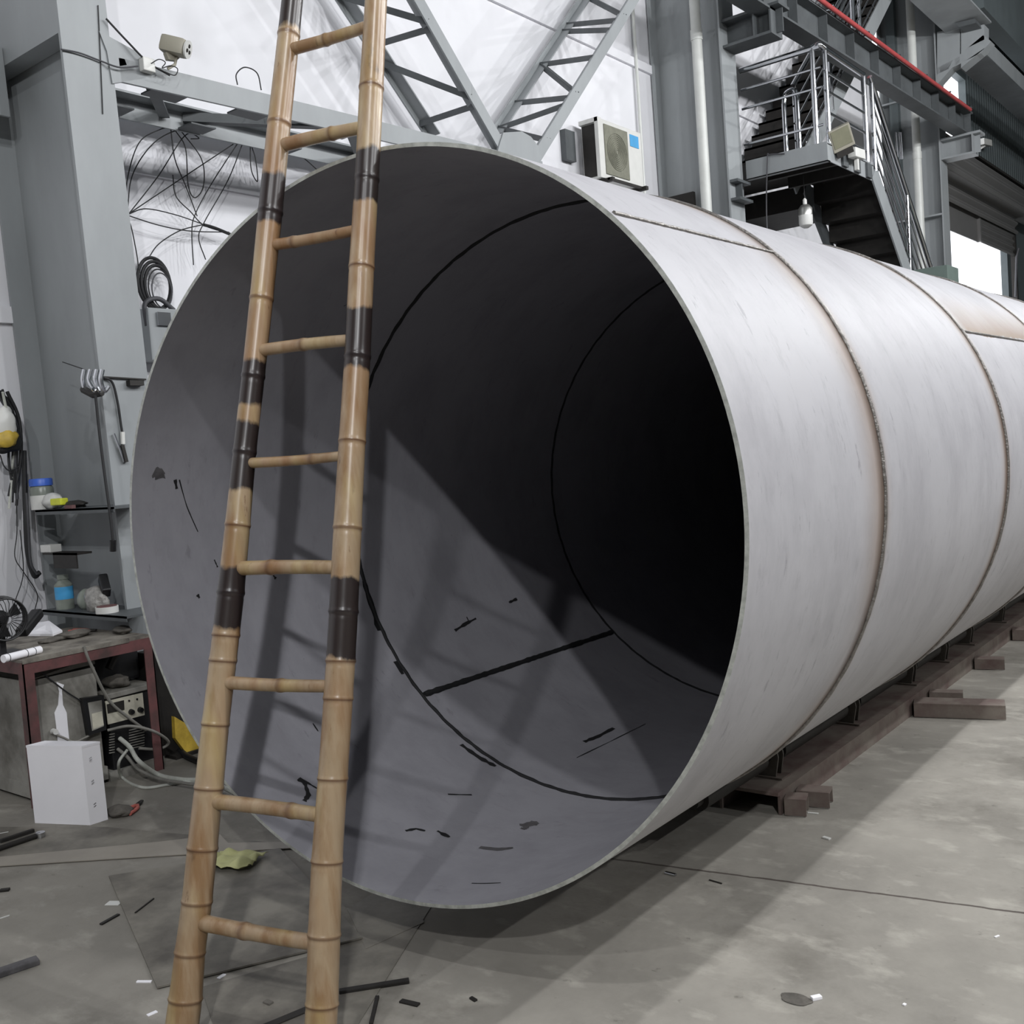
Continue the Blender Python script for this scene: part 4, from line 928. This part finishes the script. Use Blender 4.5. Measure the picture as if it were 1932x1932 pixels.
cable([(195, 712), (212, 722), (222, 760), (228, 800), (231, 818)], 0, -3.085, 0.007, M_wire, 'dark lead curving over the column flange to the electrode clamp')
h = thing('electrode_holder', 'steel electrode clamp hanging against the light column flange', 'clamp', at(232, 830, 0, -3.08))
MB().tube([at(231, 815, 0, -3.085), at(232, 838, 0, -3.085)], 0.013, 8).out('handle', M_whitep, h, True)
MB().tube([at(215, 818, 0, -3.085), at(228, 852, 0, -3.08), at(234, 872, 0, -3.085)], 0.006, 8).out('jaw', M_chrome, h, True)
MB().bar(at(230, 840, 0, -3.085), at(238, 872, 0, -3.085), 0.02, 0.02).out('jaw', M_black, h)
o = MB().bar(at(193, 711, 0, -3.09), at(275, 716, 0, -3.09), 0.012, 0.008).box((-3.10, 1.10, at(262, 722, 0, -3.1).z - 0.02), (-3.06, 1.19, at(262, 722, 0, -3.1).z + 0.01)).out('flange_splice_bar', M_black); tag(o, 'thin black bar welded across the light column flange', 'bar')
cable([(185, 10, -3.095), (190, 120, -3.095), (194, 215, -3.095)], 0, -3.095, 0.003, M_wire, 'thin dark wire taped down the upper column flange')
cable([(115, 93, -3.09), (150, 100, -3.085), (190, 115, -3.085), (225, 127, -3.06), (260, 125, -3.06)], 0, -3.09, 0.005, M_wirel, 'grey cable looping across the column flange to the camera bracket')
cable([(200, 35, -3.08), (240, 78, -3.06), (280, 118, -3.05), (320, 142, -3.05)], 0, -3.08, 0.006, M_wire, 'black cable slanting down to the camera bracket')

# cctv camera on the tie truss
p = at(330, 92, 0, -3.02)
h = thing('security_camera', 'beige bullet security camera on the tie truss beside the left column', 'camera', p)
a = at(306, 82, 0, -3.05); b = at(352, 93, 0, -2.93)
dd = (b - a).normalized(); ms = MB(); ms.bar(a, b, 0.105, 0.10, bev=0.025); ms.out('housing', M_beige, h, True, 30)
MB().lathe(b, [(0.05, 0), (0.052, 0.012)], 20, dd).out('front_ring', M_whitep, h, True)
for k in range(3):
    t = k*2.09 + 1.57; u = dd.cross(Vector((0, 0, 1))).normalized(); vv = u.cross(dd)
    MB().lathe(b + dd*0.012 + u*0.02*math.cos(t) + vv*0.02*math.sin(t), [(0.012, 0), (0.010, 0.004)], 14, dd).out('lens', M_black, h, True)
MB().prism([at(x, y, 0, -3.0) for x, y in ((313, 98), (345, 104), (334, 114), (318, 112))], (-0.03, 0, 0)).out('neck', M_beige, h)
MB().tube([at(333, 108, 0, -3.0), at(330, 122, 0, -3.0), at(316, 130, 0, -3.02)], 0.009, 8).out('arm', M_beige, h, True)
o = MB().box((-3.09, at(270, 130, 0, -3.05).y, at(300, 140, 0, -3.05).z), (-3.04, at(292, 130, 0, -3.05).y, at(290, 112, 0, -3.05).z), bev=0.008).out('camera_junction_box', M_whitep); tag(o, 'small pale junction box with tangled leads below the camera', 'box')
cable([(285, 120), (300, 112), (312, 118), (306, 128), (322, 124), (335, 130), (330, 142), (312, 136)], 0, -3.0, 0.003, M_wire, 'tangled thin black leads under the beige camera')
# thin wires looping over the white wall
WL = [([(238, 407), (240, 340), (262, 270), (300, 245), (325, 240)], 'wire arching up from the column knot to the truss'),
      ([(240, 405), (250, 330), (290, 270), (340, 245), (375, 260), (360, 262)], 'wire looping from knot to truss centre'),
      ([(242, 405), (300, 330), (345, 260), (372, 248)], 'wire slanting up right to the truss'),
      ([(242, 404), (330, 345), (440, 272)], 'long straight wire slanting across the wall to the truss'),
      ([(322, 242), (330, 300), (350, 350), (372, 408)], 'wire falling from the truss to the lower knot'),
      ([(326, 330), (332, 370), (360, 400), (385, 425), (430, 440)], 'slack wire curving down to the pipe edge'),
      ([(450, 268), (400, 345), (368, 405), (362, 440), (365, 500)], 'wire hanging from the truss past the lower knot'),
      ([(458, 270), (430, 340), (385, 420), (375, 450), (388, 490)], 'second wire hanging from the truss to the pipe edge'),
      ([(472, 272), (474, 320), (486, 342), (482, 300), (474, 274)], 'small closed wire loop below the truss'),
      ([(340, 245), (380, 300), (384, 350), (368, 373), (355, 350), (350, 280), (330, 245)], 'tall oval wire loop on the wall'),
      ([(240, 405), (275, 394), (330, 405), (380, 422), (430, 440)], 'sagging wire bundle top strand'),
      ([(240, 406), (300, 425), (360, 436), (432, 438)], 'sagging wire bundle lower strand'),
      ([(240, 410), (248, 430), (258, 480), (262, 510)], 'black wire dropping from the knot to the coil'),
      ([(382, 424), (340, 435), (300, 460), (280, 487)], 'wire curving from the lower knot to the coil'),
      ([(448, 160), (446, 140), (462, 127), (485, 138), (493, 170)], 'fine wire hoop standing above the truss'),
      ([(550, 285), (575, 300), (600, 322)], 'thin wire right of the left stile under the truss')]
for P, l in WL: cable(P, 0, -3.93 if 'hoop' not in l else -3.1, 0.004, M_wire, 'thin black ' + l, 'wire')
o = cable([(384, 424), (405, 430), (434, 442)], 0, -3.93, 0.012, M_wire, 'thick black cable bundle entering behind the pipe edge')
# cable coil and meter box on the wall
cl = thing('cable_coil', 'coil of black cable hung on the wall left of the pipe', 'coil', at(292, 535, 0, -3.98))
cc_ = at(291, 535, 0, -3.96)
for k in range(5):
    ry = 0.125 - 0.012*k; rz = 0.175 - 0.014*k
    MB().tube([cc_ + Vector((0.012*k*0.5, ry*math.cos(t*math.pi/18) + 0.01*k, rz*math.sin(t*math.pi/18) - 0.012*k)) for t in range(36)], 0.012 if k < 3 else 0.005, 8, closed=True).out('turn', M_wire if k < 4 else M_wirel, cl, True)
e0 = at(270, 580, 0, -3.9); e1_ = at(325, 640, 0, -3.9)
bxx = thing('meter_box', 'grey electrical box with an arched conduit on the wall at the pipe edge', 'box', e0)
MB().box((-4.04, e0.y + 0.02, e1_.z - 0.15), (-3.88, e0.y + 0.36, e0.z), bev=0.008).out('enclosure', M_paint, bxx)
MB().box((-3.88, e0.y + 0.08, e0.z - 0.12), (-3.86, e0.y + 0.18, e0.z - 0.03)).out('latch', M_chrome, bxx)
MB().tube(spline([(-3.92, e0.y + 0.03, e0.z - 0.12), (-3.92, e0.y + 0.03, e0.z + 0.03), (-3.92, e0.y + 0.14, e0.z + 0.07), (-3.92, e0.y + 0.25, e0.z + 0.0)], 6), 0.016, 10).out('conduit', M_wirel, bxx, True)
# hanging bundle at the far left
hb = thing('cable_bundle', 'thick tangle of black and white cables hanging on the wall at the left edge', 'cables', at(10, 780, 0, -3.8))
for k in range(11):
    x0 = random.uniform(-12, 14); x1 = random.uniform(18, 36)
    P = [at(x0, 735 + random.uniform(-6, 10), 0, -3.8 + 0.01*k), at(x1, 770 + 5*k, 0, -3.78), at(x1 + random.uniform(-4, 6), 860, 0, -3.8), at(x1 + random.uniform(-8, 8), 900 + 6*k, 0, -3.8)]
    MB().tube(spline(P, 6), random.choice((0.006, 0.008, 0.011)), 8).out('cable', [M_wire, M_blackp, M_hose, M_wirel][k % 4] if k % 3 else M_wire, hb, True)
g1 = blob('work_glove', at(8, 800, 0, -3.74), 0.03, 0.07, 0.10, M_whitep, 'white work glove tucked into the cable tangle', 'glove', 12)
g1 = blob('work_glove', at(10, 828, 0, -3.73), 0.03, 0.07, 0.06, M_yellow, 'dirty yellow glove below the white glove in the cable tangle', 'glove', 13)
g1 = blob('dark_pouch', at(10, 836, 0, -3.76), 0.03, 0.09, 0.07, M_blackp, 'black pouch hanging behind the yellow glove', 'pouch', 14)
cable([(45, 850), (48, 960), (52, 1040), (64, 1085), (75, 1080)], 0, -3.85, 0.016, M_wire, 'thick black cable running down the wall left of the shelves')
cable([(50, 930), (54, 1000), (58, 1060), (70, 1084)], 0, -3.83, 0.008, M_wirel, 'grey cable beside the thick black cable on the wall')
cable([(30, 900), (32, 1000), (28, 1050), (45, 1080), (70, 1120), (66, 1150)], 0, -3.9, 0.003, M_wire, 'fine wire wandering down the wall at the left edge')
cable([(38, 1000), (44, 1080), (30, 1130), (24, 1150)], 0, -3.9, 0.003, M_wire, 'second fine wire down the wall at the left edge')
cable([(0, 858), (8, 880), (20, 888), (36, 880)], 0, -3.75, 0.004, M_wire, 'short wire loop at the left edge below the pouch')

# ---------------------------------------------------------------- floor clutter
def plate(pix, th, label, z=0.0, mat=M_plate):
    P = [at(x, y, 2, z + th) for x, y in pix]
    mb = MB(); mb.loft([[Vector((p.x, p.y, z)) for p in P], P]); o = mb.out('steel_plate', mat); tag(o, label, 'plate'); return o
plate([(-80, 1640), (380, 1577), (540, 1592), (560, 1599), (0, 1634), (-80, 1640)][1:5] + [(-90, 1640), (-60, 1560), (200, 1560)], 0.004, 'large flat sheet on the floor behind the white box and ladder foot')
plate([(205, 1652), (528, 1600), (684, 1768), (296, 1862)], 0.006, 'square steel plate lying between the ladder feet', 0.0045)
plate([(655, 1715), (760, 1655), (800, 1740), (690, 1790)], 0.003, 'dark plate corner in the shadow under the pipe mouth')
plate([(380, 1862), (610, 1796), (820, 1700), (640, 1990), (420, 1990)], 0.002, 'thin dark sheet on the floor at the right ladder foot')
plate([(-60, 1622), (300, 1588), (415, 1574), (430, 1590), (545, 1588), (565, 1599), (300, 1614), (-60, 1637)], 0.004, 'long pale strip painting the lit front edge of the floor sheet, left edge to the pipe', 0.0042, M_strip)  # added strip, carries the sheet's lit edge as colour
mb = bmesh.new(); c0 = at(440, 1626, 2, 0.02)
bmesh.ops.create_grid(mb, x_segments=14, y_segments=12, size=0.5)
for v in mb.verts:
    x, y = v.co.x, v.co.y; rr = 0.12*(1 + 0.35*noise.noise(Vector((x*1.6, y*1.6, 3.3))))
    z = abs(noise.noise(Vector((x*2.6, y*2.6, 5))))*0.07 + 0.012
    v.co = Vector((c0.x + (x*1.0 - y*0.35)*rr*1.7, c0.y + (y*0.7 + x*0.45)*rr*1.7, 0.0105 + z))
o = finish('crumpled_paper', mb, M_paper, None, True); sm = o.modifiers.new('s', 'SOLIDIFY'); sm.thickness = 0.001; tag(o, 'crumpled yellow-green paper scrap beside the left ladder stile', 'paper')
pliers(at(258, 1524, 2, 0.0), 2.2, 'red-handled pliers on the floor right of the white box', 1.1)
blob('grimy_glove', at(225, 1530, 2, 0.02), 0.07, 0.05, 0.025, M_dust, 'grey glove on the floor against the white box', 'glove', 21)
def rod(pa, pb, w, h, label, mat=M_black, cat='scrap', name='metal_strip', z=0.0):
    a = at(pa[0], pa[1], 2, z + h/2); b = at(pb[0], pb[1], 2, z + h/2)
    o = MB().bar(a, b, w, h, bev=min(w, h)*0.2).out(name, mat); tag(o, label, cat); return o
h = thing('wrench', 'steel spanner with dark shaft on the floor at the left edge', 'wrench', at(40, 1585, 2, 0))
a = at(-10, 1604, 2, 0.014); b = at(76, 1575, 2, 0.014)
MB().tube([a, b], 0.013, 10).out('shaft', M_black, h, True); MB().lathe(b, [(0.022, -0.012), (0.022, 0.012)], 16).out('head', M_chrome, h, True)
rod((0, 1588), (64, 1567), 0.02, 0.02, 'thin dark bar lying behind the spanner', M_black, 'bar', 'metal_bar')
rod((-20, 1842), (72, 1811), 0.045, 0.02, 'grey metal bar on the floor at the lower left edge', M_scuff, 'bar', 'metal_bar')
rod((640, 1871), (772, 1850), 0.02, 0.012, 'long curled dark metal strip right of the ladder foot')
rod((470, 1950), (600, 1896), 0.03, 0.006, 'flat dark strip between the ladder feet at the lower edge')
rod((700, 1932), (712, 1880), 0.012, 0.008, 'short bent dark wire near the lower edge, right of the ladder')
rod((756, 1888), (790, 1896), 0.018, 0.006, 'small dark flake on the floor below the curled strip')
rod((888, 1882), (898, 1888), 0.012, 0.006, 'tiny dark chip on the floor below the pipe mouth')
rod((190, 1744), (224, 1725), 0.014, 0.006, 'dark sliver beside the square steel plate, left side')
rod((255, 1722), (290, 1695), 0.006, 0.004, 'fine dark sliver on the square steel plate', z=0.011)
rod((258, 1852), (286, 1852), 0.010, 0.005, 'small white stick by the near corner of the square plate', M_white)
rod((278, 1916), (296, 1908), 0.014, 0.003, 'white paper chip at the lower edge left of the ladder', M_white)
rod((202, 1704), (228, 1704), 0.035, 0.003, 'pale paper chip at the left edge of the square plate', M_whitep)
rod((412, 1846), (424, 1838), 0.014, 0.003, 'white chip just right of the left ladder foot', M_white)
rod((0, 1733), (18, 1727), 0.006, 0.004, 'thin white stick at the left edge of the floor', M_whitep)
rod((0, 1680), (18, 1678), 0.02, 0.01, 'dark lump at the left edge of the floor')
rod((0, 1573), (16, 1570), 0.008, 0.005, 'pale stick behind the spanner at the left edge', M_whitep)
rod((500, 1889), (512, 1894), 0.018, 0.008, 'small cigarette end between the ladder feet', M_dust)
rod((1255, 1646), (1275, 1651), 0.014, 0.008, 'small shiny foil scrap on the floor joint below the pipe', M_chrome)
rod((1338, 1660), (1362, 1667), 0.005, 0.004, 'thin dark nail on the floor near the joint')
rod((1524, 1533), (1544, 1535), 0.010, 0.004, 'pale sliver in front of the rail tip', M_whitep)
rod((1553, 1579), (1566, 1583), 0.016, 0.006, 'crumpled pale scrap on the bright floor near the rail tip', M_whitep)
rod((1531, 1884), (1549, 1880), 0.016, 0.010, 'white paper crumb on the bright floor at the lower edge', M_white)
rod((1877, 1768), (1885, 1765), 0.006, 0.003, 'tiny white chip on the bright floor at the right', M_white)
rod((1704, 1894), (1709, 1896), 0.01, 0.004, 'white speck near the lower right floor', M_white)
pc = at(1502, 1886, 2, 0.0)
bm = bmesh.new(); bmesh.ops.create_circle(bm, cap_ends=True, radius=1, segments=24)
for v in bm.verts: v.co = Vector((pc.x + v.co.x*0.045*(1+0.1*math.sin(5*v.co.y)), pc.y + v.co.y*0.03, 0.0015))
o = finish('floor_patch', bm, M_dust); sm = o.modifiers.new('s', 'SOLIDIFY'); sm.thickness = 0.001; tag(o, 'round dark pockmark in the bright floor at the lower edge', 'floor mark')
